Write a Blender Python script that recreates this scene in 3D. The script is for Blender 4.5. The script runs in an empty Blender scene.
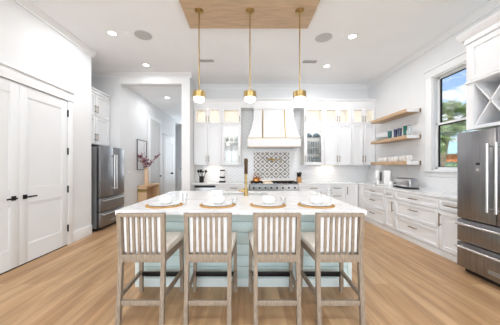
import bpy, bmesh, math, random
from mathutils import Vector, Matrix

S = bpy.context.scene
COL = S.collection
PI = math.pi
rnd = random.Random(7)

# ------------------------------------------------------------------ camera
EYE = 1.365
cam_d = bpy.data.cameras.new('camera')
cam_d.sensor_width = 36.0
cam_d.lens = 36.0 * 225.0 / 500.0
cam_d.shift_x = 0.010
cam_d.shift_y = 0.007
cam_d.clip_start = 0.05
cam_d.clip_end = 500
cam = bpy.data.objects.new('camera', cam_d)
cam.location = (0, 0, EYE)
cam.rotation_euler = (PI / 2, 0, 0)
COL.objects.link(cam)
S.camera = cam

# ------------------------------------------------------------------ exposure
S.view_settings.view_transform = 'Standard'
S.view_settings.look = 'None'
S.view_settings.gamma = 1.0
S.view_settings.use_curve_mapping = False
S.view_settings.exposure = -0.27

# ------------------------------------------------------------------ world: blue sky with soft white clouds
W = bpy.data.worlds.new('sky')
S.world = W
W.use_nodes = True
nt = W.node_tree
nt.nodes.clear()
wo = nt.nodes.new('ShaderNodeOutputWorld')
bg = nt.nodes.new('ShaderNodeBackground')
tc = nt.nodes.new('ShaderNodeTexCoord')
sep = nt.nodes.new('ShaderNodeSeparateXYZ')
ramp = nt.nodes.new('ShaderNodeValToRGB')
ramp.color_ramp.elements[0].position = 0.0
ramp.color_ramp.elements[0].color = (0.62, 0.80, 0.95, 1)
ramp.color_ramp.elements[1].position = 0.42
ramp.color_ramp.elements[1].color = (0.20, 0.43, 0.90, 1)
mp = nt.nodes.new('ShaderNodeMapping')
mp.inputs['Scale'].default_value = (1.0, 1.0, 2.2)
mp.inputs['Location'].default_value = (0.35, 0.1, 0.2)
nz = nt.nodes.new('ShaderNodeTexNoise')
nz.inputs['Scale'].default_value = 10.0
nz.inputs['Detail'].default_value = 8.0
nz.inputs['Roughness'].default_value = 0.55
cr = nt.nodes.new('ShaderNodeValToRGB')
cr.color_ramp.elements[0].position = 0.50
cr.color_ramp.elements[0].color = (0, 0, 0, 1)
cr.color_ramp.elements[1].position = 0.60
cr.color_ramp.elements[1].color = (1, 1, 1, 1)
mx = nt.nodes.new('ShaderNodeMixRGB')
mx.inputs[2].default_value = (0.95, 0.97, 1.0, 1)
L = nt.links.new
L(tc.outputs['Generated'], sep.inputs[0]); L(sep.outputs['Z'], ramp.inputs[0])
L(tc.outputs['Generated'], mp.inputs[0]); L(mp.outputs[0], nz.inputs['Vector'])
ad = nt.nodes.new('ShaderNodeMath'); ad.operation = 'MULTIPLY_ADD'; ad.inputs[1].default_value = -0.35; ad.inputs[2].default_value = 0.11
L(sep.outputs['Z'], ad.inputs[0]); ad2 = nt.nodes.new('ShaderNodeMath'); ad2.operation = 'ADD'
L(ad.outputs[0], ad2.inputs[0]); L(nz.outputs['Fac'], ad2.inputs[1]); L(ad2.outputs[0], cr.inputs[0]); L(cr.outputs[0], mx.inputs[0])
L(ramp.outputs[0], mx.inputs[1]); L(mx.outputs[0], bg.inputs[0])
bg.inputs[1].default_value = 1.5
L(bg.outputs[0], wo.inputs[0])

# ------------------------------------------------------------------ sun and large added area lights
def sun_light():
    l = bpy.data.lights.new('sun', 'SUN'); l.energy = 6.0; l.angle = math.radians(2)
    l.color = (1.0, 0.96, 0.9)
    o = bpy.data.objects.new('sun', l); COL.objects.link(o)
    o.rotation_euler = (math.radians(40), 0, math.radians(-25))   # high behind the house, lights what the window shows
sun_light()

def area(name, loc, rot, sx, sy, power, color=(1, 1, 1), spread=180):
    l = bpy.data.lights.new(name, 'AREA'); l.shape = 'RECTANGLE'
    l.size = sx; l.size_y = sy; l.energy = power; l.color = color
    l.spread = math.radians(spread)
    o = bpy.data.objects.new(name, l); COL.objects.link(o)
    o.location = loc; o.rotation_euler = rot
    return o
XL_FILL = -3.15
COOL = (0.84, 0.93, 1.0)
# added fill light at the rear of the great room, unseen behind the photographer
area('rear_fill_light', (0.2, -7.8, 1.55), (PI / 2 + 0.65, 0, 0), 6.0, 3.0, 430, COOL)
# added unseen fill light from the left rear, brightens the right cabinets
area('side_fill_light', (XL_FILL, -3.6, 1.55), (PI / 2 + 0.25, 0, -PI / 2), 4.4, 2.7, 190, COOL)
# added lamp hidden at the far end of the hall to brighten it
area('hall_fill_light', (-2.4, 11.2, 2.0), (-PI / 2, 0, 0), 1.6, 2.6, 50, COOL)

# ================================================================== materials
def srgb(r, g, b):
    f = lambda c: (c / 255 / 12.92) if c / 255 <= 0.04045 else ((c / 255 + 0.055) / 1.055) ** 2.4
    return (f(r), f(g), f(b), 1)

def mat(name, col, rough=0.5, metal=0.0, var=0.04, scale=6.0, stretch=(1, 1, 1), bump=0.0, spec=0.5, trans=0.0, ior=1.45, emit=None, estr=0.0, coat=0.0):
    m = bpy.data.materials.new(name); m.use_nodes = True
    n = m.node_tree; b = n.nodes['Principled BSDF']
    b.inputs['Roughness'].default_value = rough
    b.inputs['Metallic'].default_value = metal
    b.inputs['Specular IOR Level'].default_value = spec
    b.inputs['Transmission Weight'].default_value = trans
    b.inputs['IOR'].default_value = ior
    b.inputs['Coat Weight'].default_value = coat
    t = n.nodes.new('ShaderNodeTexCoord'); p = n.nodes.new('ShaderNodeMapping')
    p.inputs['Scale'].default_value = stretch
    z = n.nodes.new('ShaderNodeTexNoise'); z.inputs['Scale'].default_value = scale; z.inputs['Detail'].default_value = 4
    r = n.nodes.new('ShaderNodeValToRGB')
    r.color_ramp.elements[0].position = 0.3; r.color_ramp.elements[1].position = 0.7
    r.color_ramp.elements[0].color = tuple(max(0, c * (1 - var)) for c in col[:3]) + (1,)
    r.color_ramp.elements[1].color = tuple(min(1, c * (1 + var)) for c in col[:3]) + (1,)
    n.links.new(t.outputs['Object'], p.inputs[0]); n.links.new(p.outputs[0], z.inputs['Vector'])
    n.links.new(z.outputs['Fac'], r.inputs[0]); n.links.new(r.outputs[0], b.inputs['Base Color'])
    if bump:
        bp = n.nodes.new('ShaderNodeBump'); bp.inputs['Strength'].default_value = bump; bp.inputs['Distance'].default_value = 0.004
        n.links.new(z.outputs['Fac'], bp.inputs['Height']); n.links.new(bp.outputs[0], b.inputs['Normal'])
    if emit:
        b.inputs['Emission Color'].default_value = emit; b.inputs['Emission Strength'].default_value = estr
    return m

class NG:
    """small helper for writing node maths"""
    def __init__(s, m): s.n = m.node_tree
    def v(s, x):
        if isinstance(x, (int, float)):
            q = s.n.nodes.new('ShaderNodeValue'); q.outputs[0].default_value = x; return q.outputs[0]
        return x
    def m(s, op, a, b=None, c=None):
        q = s.n.nodes.new('ShaderNodeMath'); q.operation = op
        for i, x in enumerate((a, b, c)):
            if x is None: continue
            if isinstance(x, (int, float)): q.inputs[i].default_value = x
            else: s.n.links.new(x, q.inputs[i])
        return q.outputs[0]

def thin_glass(name, tint=(0.96, 0.985, 0.98), refl=0.08):
    m = bpy.data.materials.new(name); m.use_nodes = True
    n = m.node_tree; n.nodes.clear()
    o = n.nodes.new('ShaderNodeOutputMaterial'); t = n.nodes.new('ShaderNodeBsdfTransparent')
    g = n.nodes.new('ShaderNodeBsdfGlossy'); x = n.nodes.new('ShaderNodeMixShader')
    lw = n.nodes.new('ShaderNodeLayerWeight'); lw.inputs[0].default_value = 0.25
    mt = n.nodes.new('ShaderNodeMath'); mt.operation = 'MULTIPLY_ADD'
    mt.inputs[1].default_value = 0.5; mt.inputs[2].default_value = refl * 0.4
    t.inputs[0].default_value = tint + (1,); g.inputs['Roughness'].default_value = 0.03
    n.links.new(lw.outputs['Facing'], mt.inputs[0]); n.links.new(mt.outputs[0], x.inputs[0])
    n.links.new(t.outputs[0], x.inputs[1]); n.links.new(g.outputs[0], x.inputs[2]); n.links.new(x.outputs[0], o.inputs[0])
    return m

M = {}
M['wall'] = mat('white_wall_paint', srgb(228, 229, 230), 0.6, var=0.012, scale=3)
M['ceil'] = mat('white_ceiling_paint', srgb(246, 248, 250), 0.75, var=0.012, scale=2)
M['trim'] = mat('white_trim_paint', srgb(236, 237, 238), 0.4, var=0.01, scale=3)
M['door'] = mat('white_door_paint', srgb(232, 234, 236), 0.42, var=0.01, scale=3)
M['cab'] = mat('white_cabinet_lacquer', srgb(236, 237, 239), 0.35, var=0.01, scale=3)
M['cabin'] = mat('white_cabinet_interior', srgb(238, 236, 232), 0.5, var=0.01, scale=3)
M['teal'] = mat('pale_teal_paint', srgb(216, 236, 236), 0.45, var=0.02, scale=4)
M['tealw'] = mat('very_pale_teal_trim_paint', srgb(224, 236, 236), 0.45, var=0.02, scale=4)
M['brass'] = mat('brushed_brass', srgb(184, 158, 106), 0.28, 1.0, var=0.08, scale=20, stretch=(1, 1, 6))
M['bronze'] = mat('champagne_bronze', srgb(140, 118, 92), 0.35, 1.0, var=0.08, scale=20)
M['spring'] = mat('dark_bronze_spring', srgb(92, 70, 48), 0.45, 0.6, var=0.15, scale=60)
M['black'] = mat('black_metal', srgb(22, 22, 23), 0.45, 0.3, var=0.15, scale=12)
M['dark'] = mat('black_plastic', srgb(17, 17, 19), 0.5, var=0.12, scale=10)
M['steel'] = mat('dark_stainless_steel', srgb(152, 152, 155), 0.3, 1.0, var=0.12, scale=3, stretch=(14, 14, 0.6))
M['case'] = mat('fridge_case_paint', srgb(150, 151, 153), 0.45, 0.5, var=0.05, scale=6)
M['chrome'] = mat('polished_steel', srgb(222, 222, 222), 0.3, 1.0, var=0.03, scale=10)
M['lsteel'] = mat('light_stainless_steel', srgb(180, 180, 182), 0.3, 1.0, var=0.06, scale=4, stretch=(2, 2, 60))
M['oak'] = mat('light_oak', srgb(188, 158, 126), 0.5, var=0.16, scale=3.5, stretch=(14, 1, 14), bump=0.03)
M['oakpale'] = mat('pale_console_oak', srgb(214, 180, 142), 0.5, var=0.1, scale=3.0, stretch=(2, 2, 14), bump=0.03)
M['panel'] = mat('ceiling_veneer_wood', srgb(198, 172, 142), 0.55, var=0.14, scale=2.2, stretch=(1.4, 9, 1), bump=0.02)
M['greywood'] = mat('weathered_grey_wood', srgb(150, 136, 120), 0.65, var=0.27, scale=9, stretch=(9, 9, 1.6), bump=0.05)
M['linen'] = mat('oatmeal_linen', srgb(238, 231, 221), 0.9, var=0.06, scale=120, bump=0.2)
M['whitefab'] = mat('white_upholstery', srgb(247, 247, 248), 0.9, var=0.04, scale=110, bump=0.15)
M['ceramic'] = mat('white_ceramic', srgb(243, 243, 242), 0.2, var=0.01, scale=5)
M['rattan'] = mat('golden_rattan', srgb(192, 146, 82), 0.65, var=0.28, scale=90, bump=0.4)
M['copper'] = mat('polished_copper_gold', srgb(214, 150, 88), 0.2, 1.0, var=0.06, scale=8)
M['blockwood'] = mat('knife_block_wood', srgb(186, 136, 84), 0.5, var=0.15, scale=5, stretch=(2, 8, 2))
M['griddle'] = mat('warm_steel_griddle', srgb(232, 214, 192), 0.35, 0.6, var=0.05, scale=8)
M['iron'] = mat('cast_iron', srgb(28, 27, 28), 0.6, 0.2, var=0.2, scale=30, bump=0.1)
M['vase'] = mat('blush_glazed_vase', srgb(232, 200, 170), 0.25, var=0.05, scale=5)
M['twig'] = mat('brown_twig', srgb(84, 66, 58), 0.8, var=0.2, scale=30)
M['petal'] = mat('mauve_blossom', srgb(126, 88, 100), 0.8, var=0.3, scale=25)
M['petal2'] = mat('pale_pink_blossom', srgb(206, 168, 170), 0.8, var=0.2, scale=25)
M['glass'] = thin_glass('clear_glass', (0.985, 0.992, 0.992))
M['pane'] = thin_glass('window_glass', (0.97, 0.985, 0.985), 0.03)
M['tglass'] = thin_glass('pale_aqua_glass', (0.955, 0.98, 0.985), 0.12)
M['tealglass'] = mat('teal_glass', srgb(30, 118, 122), 0.1, var=0.1, scale=8, trans=0.35)
M['blueglass'] = mat('blue_glass', srgb(36, 52, 104), 0.1, var=0.1, scale=8, trans=0.3)
M['slateglass'] = mat('slate_blue_glass', srgb(74, 84, 110), 0.12, var=0.1, scale=8, trans=0.3)
M['greenglass'] = mat('sea_green_glass', srgb(34, 122, 108), 0.1, var=0.1, scale=8, trans=0.35)
M['navy'] = mat('dark_teal_ceramic', srgb(40, 66, 80), 0.25, var=0.1, scale=8)
M['grille'] = mat('grey_speaker_grille', srgb(196, 196, 196), 0.8, var=0.06, scale=160, bump=0.2)
M['vent'] = mat('grey_vent_metal', srgb(176, 176, 177), 0.5, 0.2, var=0.05, scale=10)
M['lens'] = mat('lit_lamp_lens', (1, 1, 1, 1), 0.5, var=0.0, emit=(1.0, 0.98, 0.95, 1), estr=9.0)
M['glow'] = mat('lit_frosted_glass', (1, 1, 1, 1), 0.4, var=0.0, emit=(1.0, 0.95, 0.86, 1), estr=1.0)
M['led'] = mat('warm_led_strip', (1, 1, 1, 1), 0.5, var=0.0, emit=(1.0, 0.80, 0.56, 1), estr=6.0)
M['paper'] = mat('white_art_paper', srgb(232, 230, 232), 0.8, var=0.02, scale=5)
M['leaf'] = mat('palm_leaf', srgb(140, 164, 92), 0.6, var=0.3, scale=3)
M['leaf2'] = mat('dark_shrub_leaf', srgb(80, 112, 74), 0.7, var=0.4, scale=6)
M['leaf3'] = mat('pale_hedge_leaf', srgb(150, 172, 112), 0.8, var=0.3, scale=6)
M['bark'] = mat('palm_bark', srgb(140, 122, 100), 0.85, var=0.25, scale=8, bump=0.3)
M['orange'] = mat('orange_wall', srgb(226, 130, 74), 0.7, var=0.06, scale=2)
M['outwhite'] = mat('white_outbuilding_wall', srgb(240, 236, 228), 0.7, var=0.04, scale=2)
M['roofblue'] = mat('pale_metal_roof', srgb(186, 214, 214), 0.5, 0.2, var=0.05, scale=2)
M['grass'] = mat('lawn', srgb(138, 156, 96), 0.9, var=0.25, scale=4)

def floor_material():
    m = bpy.data.materials.new('oak_plank_floor'); m.use_nodes = True
    n = m.node_tree; b = n.nodes['Principled BSDF']
    t = n.nodes.new('ShaderNodeTexCoord'); p = n.nodes.new('ShaderNodeMapping')
    p.inputs['Rotation'].default_value = (0, 0, PI / 2)
    n.links.new(t.outputs['Object'], p.inputs[0])
    br = n.nodes.new('ShaderNodeTexBrick')
    br.offset = 0.37; br.offset_frequency = 2
    br.inputs['Color1'].default_value = srgb(184, 146, 108)
    br.inputs['Color2'].default_value = srgb(204, 170, 132)
    br.inputs['Mortar'].default_value = srgb(150, 116, 80)
    br.inputs['Scale'].default_value = 1.0
    br.inputs['Mortar Size'].default_value = 0.0016
    br.inputs['Brick Width'].default_value = 1.9
    br.inputs['Row Height'].default_value = 0.185
    n.links.new(p.outputs[0], br.inputs['Vector'])
    p2 = n.nodes.new('ShaderNodeMapping'); p2.inputs['Scale'].default_value = (4.5, 0.4, 1)
    n.links.new(t.outputs['Object'], p2.inputs[0])
    z = n.nodes.new('ShaderNodeTexNoise'); z.inputs['Scale'].default_value = 2.4; z.inputs['Detail'].default_value = 7; z.inputs['Distortion'].default_value = 0.8
    n.links.new(p2.outputs[0], z.inputs['Vector'])
    r = n.nodes.new('ShaderNodeValToRGB')
    r.color_ramp.elements[0].position = 0.30; r.color_ramp.elements[0].color = (0.66, 0.62, 0.57, 1)
    r.color_ramp.elements[1].position = 0.68; r.color_ramp.elements[1].color = (1.06, 1.05, 1.04, 1)
    n.links.new(z.outputs['Fac'], r.inputs[0])
    x = n.nodes.new('ShaderNodeMixRGB'); x.blend_type = 'MULTIPLY'; x.inputs[0].default_value = 1.0
    n.links.new(br.outputs['Color'], x.inputs[1]); n.links.new(r.outputs[0], x.inputs[2])
    n.links.new(x.outputs[0], b.inputs['Base Color'])
    b.inputs['Roughness'].default_value = 0.42
    b.inputs['Specular IOR Level'].default_value = 0.35
    return m
M['floor'] = floor_material()

def marble_material():
    m = bpy.data.materials.new('white_marble'); m.use_nodes = True
    n = m.node_tree; b = n.nodes['Principled BSDF']
    t = n.nodes.new('ShaderNodeTexCoord')
    z = n.nodes.new('ShaderNodeTexNoise'); z.inputs['Scale'].default_value = 1.6; z.inputs['Detail'].default_value = 9; z.inputs['Distortion'].default_value = 1.6
    n.links.new(t.outputs['Object'], z.inputs['Vector'])
    r = n.nodes.new('ShaderNodeValToRGB')
    r.color_ramp.elements[0].position = 0.47; r.color_ramp.elements[0].color = srgb(240, 240, 240)
    r.color_ramp.elements[1].position = 0.53; r.color_ramp.elements[1].color = srgb(240, 240, 240)
    e = r.color_ramp.elements.new(0.50); e.color = srgb(222, 223, 226)
    n.links.new(z.outputs['Fac'], r.inputs[0]); n.links.new(r.outputs[0], b.inputs['Base Color'])
    b.inputs['Roughness'].default_value = 0.18
    return m
M['marble'] = marble_material()

def herringbone_material(name, grout):
    m = bpy.data.materials.new(name); m.use_nodes = True
    n = m.node_tree; b = n.nodes['Principled BSDF']; g = NG(m)
    t = n.nodes.new('ShaderNodeTexCoord'); s = n.nodes.new('ShaderNodeSeparateXYZ')
    n.links.new(t.outputs['Object'], s.inputs[0])
    u = g.m('ADD', s.outputs['X'], s.outputs['Y'])
    fu = g.m('FRACT', g.m('DIVIDE', u, 0.26))
    tri = g.m('MULTIPLY', g.m('ABSOLUTE', g.m('SUBTRACT', fu, 0.5)), 0.26)
    vz = g.m('FRACT', g.m('DIVIDE', g.m('ADD', s.outputs['Z'], tri), 0.10))
    l1 = g.m('LESS_THAN', vz, 0.18)
    hf = g.m('ABSOLUTE', g.m('SUBTRACT', g.m('FRACT', g.m('DIVIDE', u, 0.11)), 0.5))
    l2 = g.m('GREATER_THAN', hf, 0.47)
    line = g.m('MAXIMUM', l1, g.m('MULTIPLY', l2, 0.25))
    x = n.nodes.new('ShaderNodeMixRGB')
    x.inputs[1].default_value = srgb(238, 239, 240); x.inputs[2].default_value = srgb(*grout)
    n.links.new(line, x.inputs[0]); n.links.new(x.outputs[0], b.inputs['Base Color'])
    bp = n.nodes.new('ShaderNodeBump'); bp.inputs['Strength'].default_value = 0.12; bp.inputs['Distance'].default_value = 0.003; bp.invert = True
    n.links.new(line, bp.inputs['Height']); n.links.new(bp.outputs[0], b.inputs['Normal'])
    b.inputs['Roughness'].default_value = 0.22
    return m
M['herring'] = herringbone_material('white_herringbone_tile', (221, 222, 224))
M['herring2'] = herringbone_material('white_herringbone_tile_pale_grout', (234, 235, 236))

def pattern_material(tw, th):
    m = bpy.data.materials.new('patterned_cement_tile'); m.use_nodes = True
    n = m.node_tree; b = n.nodes['Principled BSDF']; g = NG(m)
    t = n.nodes.new('ShaderNodeTexCoord'); s = n.nodes.new('ShaderNodeSeparateXYZ')
    n.links.new(t.outputs['Object'], s.inputs[0])
    au = g.m('ABSOLUTE', g.m('SUBTRACT', g.m('FRACT', g.m('DIVIDE', s.outputs['X'], tw)), 0.5))
    av = g.m('ABSOLUTE', g.m('SUBTRACT', g.m('FRACT', g.m('DIVIDE', s.outputs['Z'], th)), 0.5))
    dm = g.m('ABSOLUTE', g.m('SUBTRACT', g.m('ADD', au, av), 0.5))
    line = g.m('LESS_THAN', dm, 0.05)
    line2 = g.m('LESS_THAN', g.m('ABSOLUTE', g.m('SUBTRACT', dm, 0.085)), 0.012)
    def flower(a, c):
        rr = g.m('SQRT', g.m('ADD', g.m('MULTIPLY', a, a), g.m('MULTIPLY', c, c)))
        ang = g.m('ARCTAN2', c, a)
        pet = g.m('MULTIPLY_ADD', g.m('COSINE', g.m('MULTIPLY', ang, 8.0)), 0.05, 0.15)
        d = g.m('LESS_THAN', rr, pet)
        hole = g.m('GREATER_THAN', rr, 0.04)
        return g.m('MULTIPLY', d, hole)
    f1 = flower(au, av)
    f2 = flower(g.m('SUBTRACT', 0.5, au), g.m('SUBTRACT', 0.5, av))
    dark = g.m('MAXIMUM', line, g.m('MULTIPLY', line2, 0.6))
    fl = g.m('MAXIMUM', f1, f2)
    x1 = n.nodes.new('ShaderNodeMixRGB'); x1.inputs[1].default_value = srgb(232, 228, 222); x1.inputs[2].default_value = srgb(92, 102, 118)
    x2 = n.nodes.new('ShaderNodeMixRGB'); x2.inputs[2].default_value = srgb(52, 55, 62)
    n.links.new(fl, x1.inputs[0]); n.links.new(dark, x2.inputs[0]); n.links.new(x1.outputs[0], x2.inputs[1])
    n.links.new(x2.outputs[0], b.inputs['Base Color']); b.inputs['Roughness'].default_value = 0.35
    return m
M['pattern'] = pattern_material(0.2525, 0.2267)

# ================================================================== mesh helpers
class MB:
    def __init__(s): s.bm = bmesh.new()
    def box(s, x0, x1, y0, y1, z0, z1, bev=0.0, seg=2):
        mx_ = Matrix.Translation(((x0 + x1) / 2, (y0 + y1) / 2, (z0 + z1) / 2)) @ Matrix.Diagonal((abs(x1 - x0), abs(y1 - y0), abs(z1 - z0), 1))
        r = bmesh.ops.create_cube(s.bm, size=1.0, matrix=mx_)
        if bev:
            es = list({e for v in r['verts'] for e in v.link_edges})
            bmesh.ops.bevel(s.bm, geom=es, offset=bev, segments=seg, affect='EDGES', profile=0.5, clamp_overlap=True)
        return s
    def beam(s, p0, p1, w, d, up=(0, 1, 0), bev=0.0):
        """rectangular bar from p0 to p1; w across, d along 'up'"""
        p0 = Vector(p0); p1 = Vector(p1); a = (p1 - p0); Ln = a.length; a.normalize()
        u = Vector(up); u = (u - a * u.dot(a)).normalized(); c = a.cross(u)
        rot = Matrix((c, u, a)).transposed().to_4x4()
        mx_ = Matrix.Translation((p0 + p1) / 2) @ rot @ Matrix.Diagonal((w, d, Ln, 1))
        r = bmesh.ops.create_cube(s.bm, size=1.0, matrix=mx_)
        if bev:
            es = list({e for v in r['verts'] for e in v.link_edges})
            bmesh.ops.bevel(s.bm, geom=es, offset=bev, segments=2, affect='EDGES', profile=0.5, clamp_overlap=True)
        return s
    def cyl(s, p0, p1, r0, r1=None, n=20):
        if r1 is None: r1 = r0
        p0 = Vector(p0); p1 = Vector(p1); a = p1 - p0
        q = a.to_track_quat('Z', 'Y').to_matrix().to_4x4()
        bmesh.ops.create_cone(s.bm, cap_ends=True, cap_tris=False, segments=n, radius1=max(r0, 1e-5), radius2=max(r1, 1e-5), depth=a.length,
                              matrix=Matrix.Translation((p0 + p1) / 2) @ q)
        return s
    def lathe(s, prof, c=(0, 0, 0), n=28):
        rings = []
        for r, z in prof:
            if r < 1e-5:
                rings.append([s.bm.verts.new((c[0], c[1], c[2] + z))])
            else:
                rings.append([s.bm.verts.new((c[0] + r * math.cos(2 * PI * k / n), c[1] + r * math.sin(2 * PI * k / n), c[2] + z)) for k in range(n)])
        for a, b in zip(rings, rings[1:]):
            for k in range(n):
                k2 = (k + 1) % n
                if len(a) == 1 and len(b) == 1: continue
                if len(a) == 1: s.bm.faces.new((a[0], b[k2], b[k]))
                elif len(b) == 1: s.bm.faces.new((a[k], a[k2], b[0]))
                else: s.bm.faces.new((a[k], a[k2], b[k2], b[k]))
        return s
    def tube(s, pts, r, n=10, taper=None):
        pts = [Vector(p) for p in pts]; rings = []
        ref = Vector((0.13, 0.31, 0.94))
        for i, p in enumerate(pts):
            t = (pts[min(i + 1, len(pts) - 1)] - pts[max(i - 1, 0)]).normalized()
            u = ref - t * ref.dot(t)
            if u.length < 0.05: u = Vector((1, 0, 0)) - t * t.x
            u.normalize(); w = t.cross(u); ref = u
            rr = r if taper is None else r + (taper - r) * i / (len(pts) - 1)
            rings.append([s.bm.verts.new(p + u * rr * math.cos(2 * PI * k / n) + w * rr * math.sin(2 * PI * k / n)) for k in range(n)])
        for a, b in zip(rings, rings[1:]):
            for k in range(n):
                s.bm.faces.new((a[k], a[(k + 1) % n], b[(k + 1) % n], b[k]))
        s.bm.faces.new(list(reversed(rings[0]))); s.bm.faces.new(rings[-1])
        return s
    def prism(s, poly, axis, a, b):
        """poly: 2-D points in the two other axes (x: y,z; y: x,z; z: x,y), extruded from a to b"""
        def P(p, h):
            return {'x': (h, p[0], p[1]), 'y': (p[0], h, p[1]), 'z': (p[0], p[1], h)}[axis]
        va = [s.bm.verts.new(P(p, a)) for p in poly]; vb = [s.bm.verts.new(P(p, b)) for p in poly]
        s.bm.faces.new(va); s.bm.faces.new(list(reversed(vb)))
        k = len(poly)
        for i in range(k):
            s.bm.faces.new((va[i], vb[i], vb[(i + 1) % k], va[(i + 1) % k]))
        return s
    def loft(s, rings, close=True):
        R = [[s.bm.verts.new(p) for p in r] for r in rings]; k = len(R[0])
        for a, b in zip(R, R[1:]):
            for i in range(k if close else k - 1):
                s.bm.faces.new((a[i], a[(i + 1) % k], b[(i + 1) % k], b[i]))
        if close:
            s.bm.faces.new(list(reversed(R[0]))); s.bm.faces.new(R[-1])
        return s
    def build(s, name, material, parent=None, loc=None, smooth=True, angle=35):
        bmesh.ops.recalc_face_normals(s.bm, faces=s.bm.faces[:])
        me = bpy.data.meshes.new(name); s.bm.to_mesh(me); s.bm.free()
        me.materials.append(M[material] if isinstance(material, str) else material)
        if smooth and len(me.polygons):
            me.polygons.foreach_set('use_smooth', [True] * len(me.polygons))
            me.set_sharp_from_angle(angle=math.radians(angle))
        o = bpy.data.objects.new(name, me); COL.objects.link(o)
        if parent: o.parent = parent
        if loc: o.location = loc
        return o

def tag(o, label, cat, group=None):
    o['label'] = label; o['category'] = cat
    if group: o['group'] = group
    return o
def thing(name, label, cat, loc=(0, 0, 0), rz=0.0, group=None):
    o = bpy.data.objects.new(name, None); COL.objects.link(o)
    o.empty_display_size = 0.05
    o.location = loc; o.rotation_euler = (0, 0, rz)
    return tag(o, label, cat, group)
def struct(o):
    o['kind'] = 'structure'; return o
def dup(o, loc, rz=None, label=None, group=None):
    def rec(q, par):
        c = q.copy(); COL.objects.link(c)
        if par: c.parent = par
        for ch in list(q.children): rec(ch, c)
        return c
    kids = list(o.children)
    r = o.copy(); COL.objects.link(r)
    for ch in kids: rec(ch, r)
    r.location = loc
    if rz is not None: r.rotation_euler = (0, 0, rz)
    if label: r['label'] = label
    if group: r['group'] = group
    return r
def sbox(name, m, *b, bev=0.0):
    return struct(MB().box(*b, bev=bev).build(name, m))

# ================================================================== room dimensions
XL, XR, YB, H = -3.08, 3.50, 6.40, 3.66      # left wall, right wall, back wall, ceiling
YO = 5.60                                    # face of the wall with the hall opening
YE = 4.51                                    # where the left wall stops at the fridge alcove
XP = -1.38                                   # right side of that wall
OX0, OX1, OZ = -3.11, -1.573, 3.40           # hall opening
REAR = -8.0

# ------------------------------------------------------------------ shell
struct(MB().box(-5.6, XR + 0.15, REAR, 12.2, -0.08, 0.0).build('floor', 'floor'))
struct(MB().box(-5.6, XR + 0.15, REAR, YB + 0.15, H, H + 0.1).build('ceiling', 'ceil'))
mb = MB()
mb.box(XL - 0.14, XL, -1.3, YE, 0, H); mb.box(XL - 0.14, XL, REAR, -5.9, 0, H); mb.box(XL - 0.14, XL, -5.9, -1.3, 3.0, H); mb.box(XL - 0.14, XL, -5.9, -1.3, 0, 0.12)  # out-of-view opening cut for the added side light
struct(mb.build('wall_left', 'wall'))
sbox('wall_alcove_left', 'wall', -4.02, -3.92, YE, YO, 0, H)
sbox('wall_alcove_front', 'wall', -3.92, XL - 0.14, YE - 0.1, YE, 0, H)
sbox('wall_back', 'wall', XP - 0.06, XR + 0.15, YB, YB + 0.15, 0, H)
# wall with the hall opening (a left piece, a header and a right pier in one wall)
mb = MB()
mb.box(-3.92, OX0, YO, YO + 0.15, 0, H)
mb.box(OX0, OX1, YO, YO + 0.15, OZ, H)
mb.box(OX1, XP, YO, YB, 0, H)
struct(mb.build('wall_opening', 'wall'))
# hall
sbox('wall_hall_left', 'wall', OX0 - 0.12, OX0, YO + 0.15, 10.05, 0, 3.45)
sbox('wall_hall_right', 'wall', OX1, OX1 + 0.12, YB, 12.1, 0, 3.45)
sbox('wall_hall_end', 'wall', -5.6, OX1 + 0.12, 12.1, 12.2, 0, 3.45)
sbox('wall_stair_side', 'wall', -5.6, OX0 - 0.12, 9.95, 10.05, 0, 3.45)
sbox('wall_stair_left', 'wall', -5.6, -5.5, 10.05, 12.1, 0, 3.45)
struct(MB().box(-5.6, OX1 + 0.12, YO + 0.15, 12.2, 3.45, 3.55).build('ceiling_hall', 'ceil'))
# right wall round the window
WY0, WY1, WZ0, WZ1 = 3.12, 4.20, 1.29, 3.02
mb = MB()
mb.box(XR, XR + 0.15, REAR, WY0, 0, H)
mb.box(XR, XR + 0.15, WY1, YB + 0.15, 0, H)
mb.box(XR, XR + 0.15, WY0, WY1, 0, WZ0)
mb.box(XR, XR + 0.15, WY0, WY1, WZ1, H)
struct(mb.build('wall_right', 'wall'))
# rear of the great room: piers and a head round an opening for the added rear light
mb = MB()
mb.box(XL - 0.14, -2.95, REAR - 0.15, REAR, 0, H)
mb.box(3.3, XR + 0.15, REAR - 0.15, REAR, 0, H)
mb.box(-2.95, 3.3, REAR - 0.15, REAR, 3.3, H)
struct(mb.build('wall_rear', 'wall'))

# ------------------------------------------------------------------ crown mouldings
def crown_poly(k=1.0):
    # (out from wall, below ceiling)
    return [(0, 0), (0.085 * k, 0), (0.085 * k, -0.014), (0.062 * k, -0.024), (0.03 * k, -0.062), (0.018 * k, -0.07), (0.018 * k, -0.10), (0, -0.10)]
def crown_run(name, axis, a, b, wall, sgn):
    # axis 'y': runs along y on a wall of constant x; sgn: direction out from wall
    poly = [(wall + sgn * o, H + d) for o, d in crown_poly()]
    return struct(MB().prism(poly, axis, a, b).build(name, 'trim'))
crown_run('trim_1', 'y', REAR, YE + 0.05, XL, 1)
crown_run('trim_2', 'y', REAR, YB, XR, -1)
crown_run('trim_3', 'x', XP, XR, YB, -1)
crown_run('trim_4', 'x', -3.92, XP + 0.05, YO, -1)
# flat band below the opening's crown and casing on the pier
mb = MB()
mb.box(OX0 - 0.0, XP + 0.012, YO - 0.022, YO, OZ + 0.01, 3.555)
mb.box(OX1 + 0.0, XP + 0.012, YO - 0.022, YO, 0, OZ + 0.01)
struct(mb.build('trim_5', 'trim'))
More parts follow.
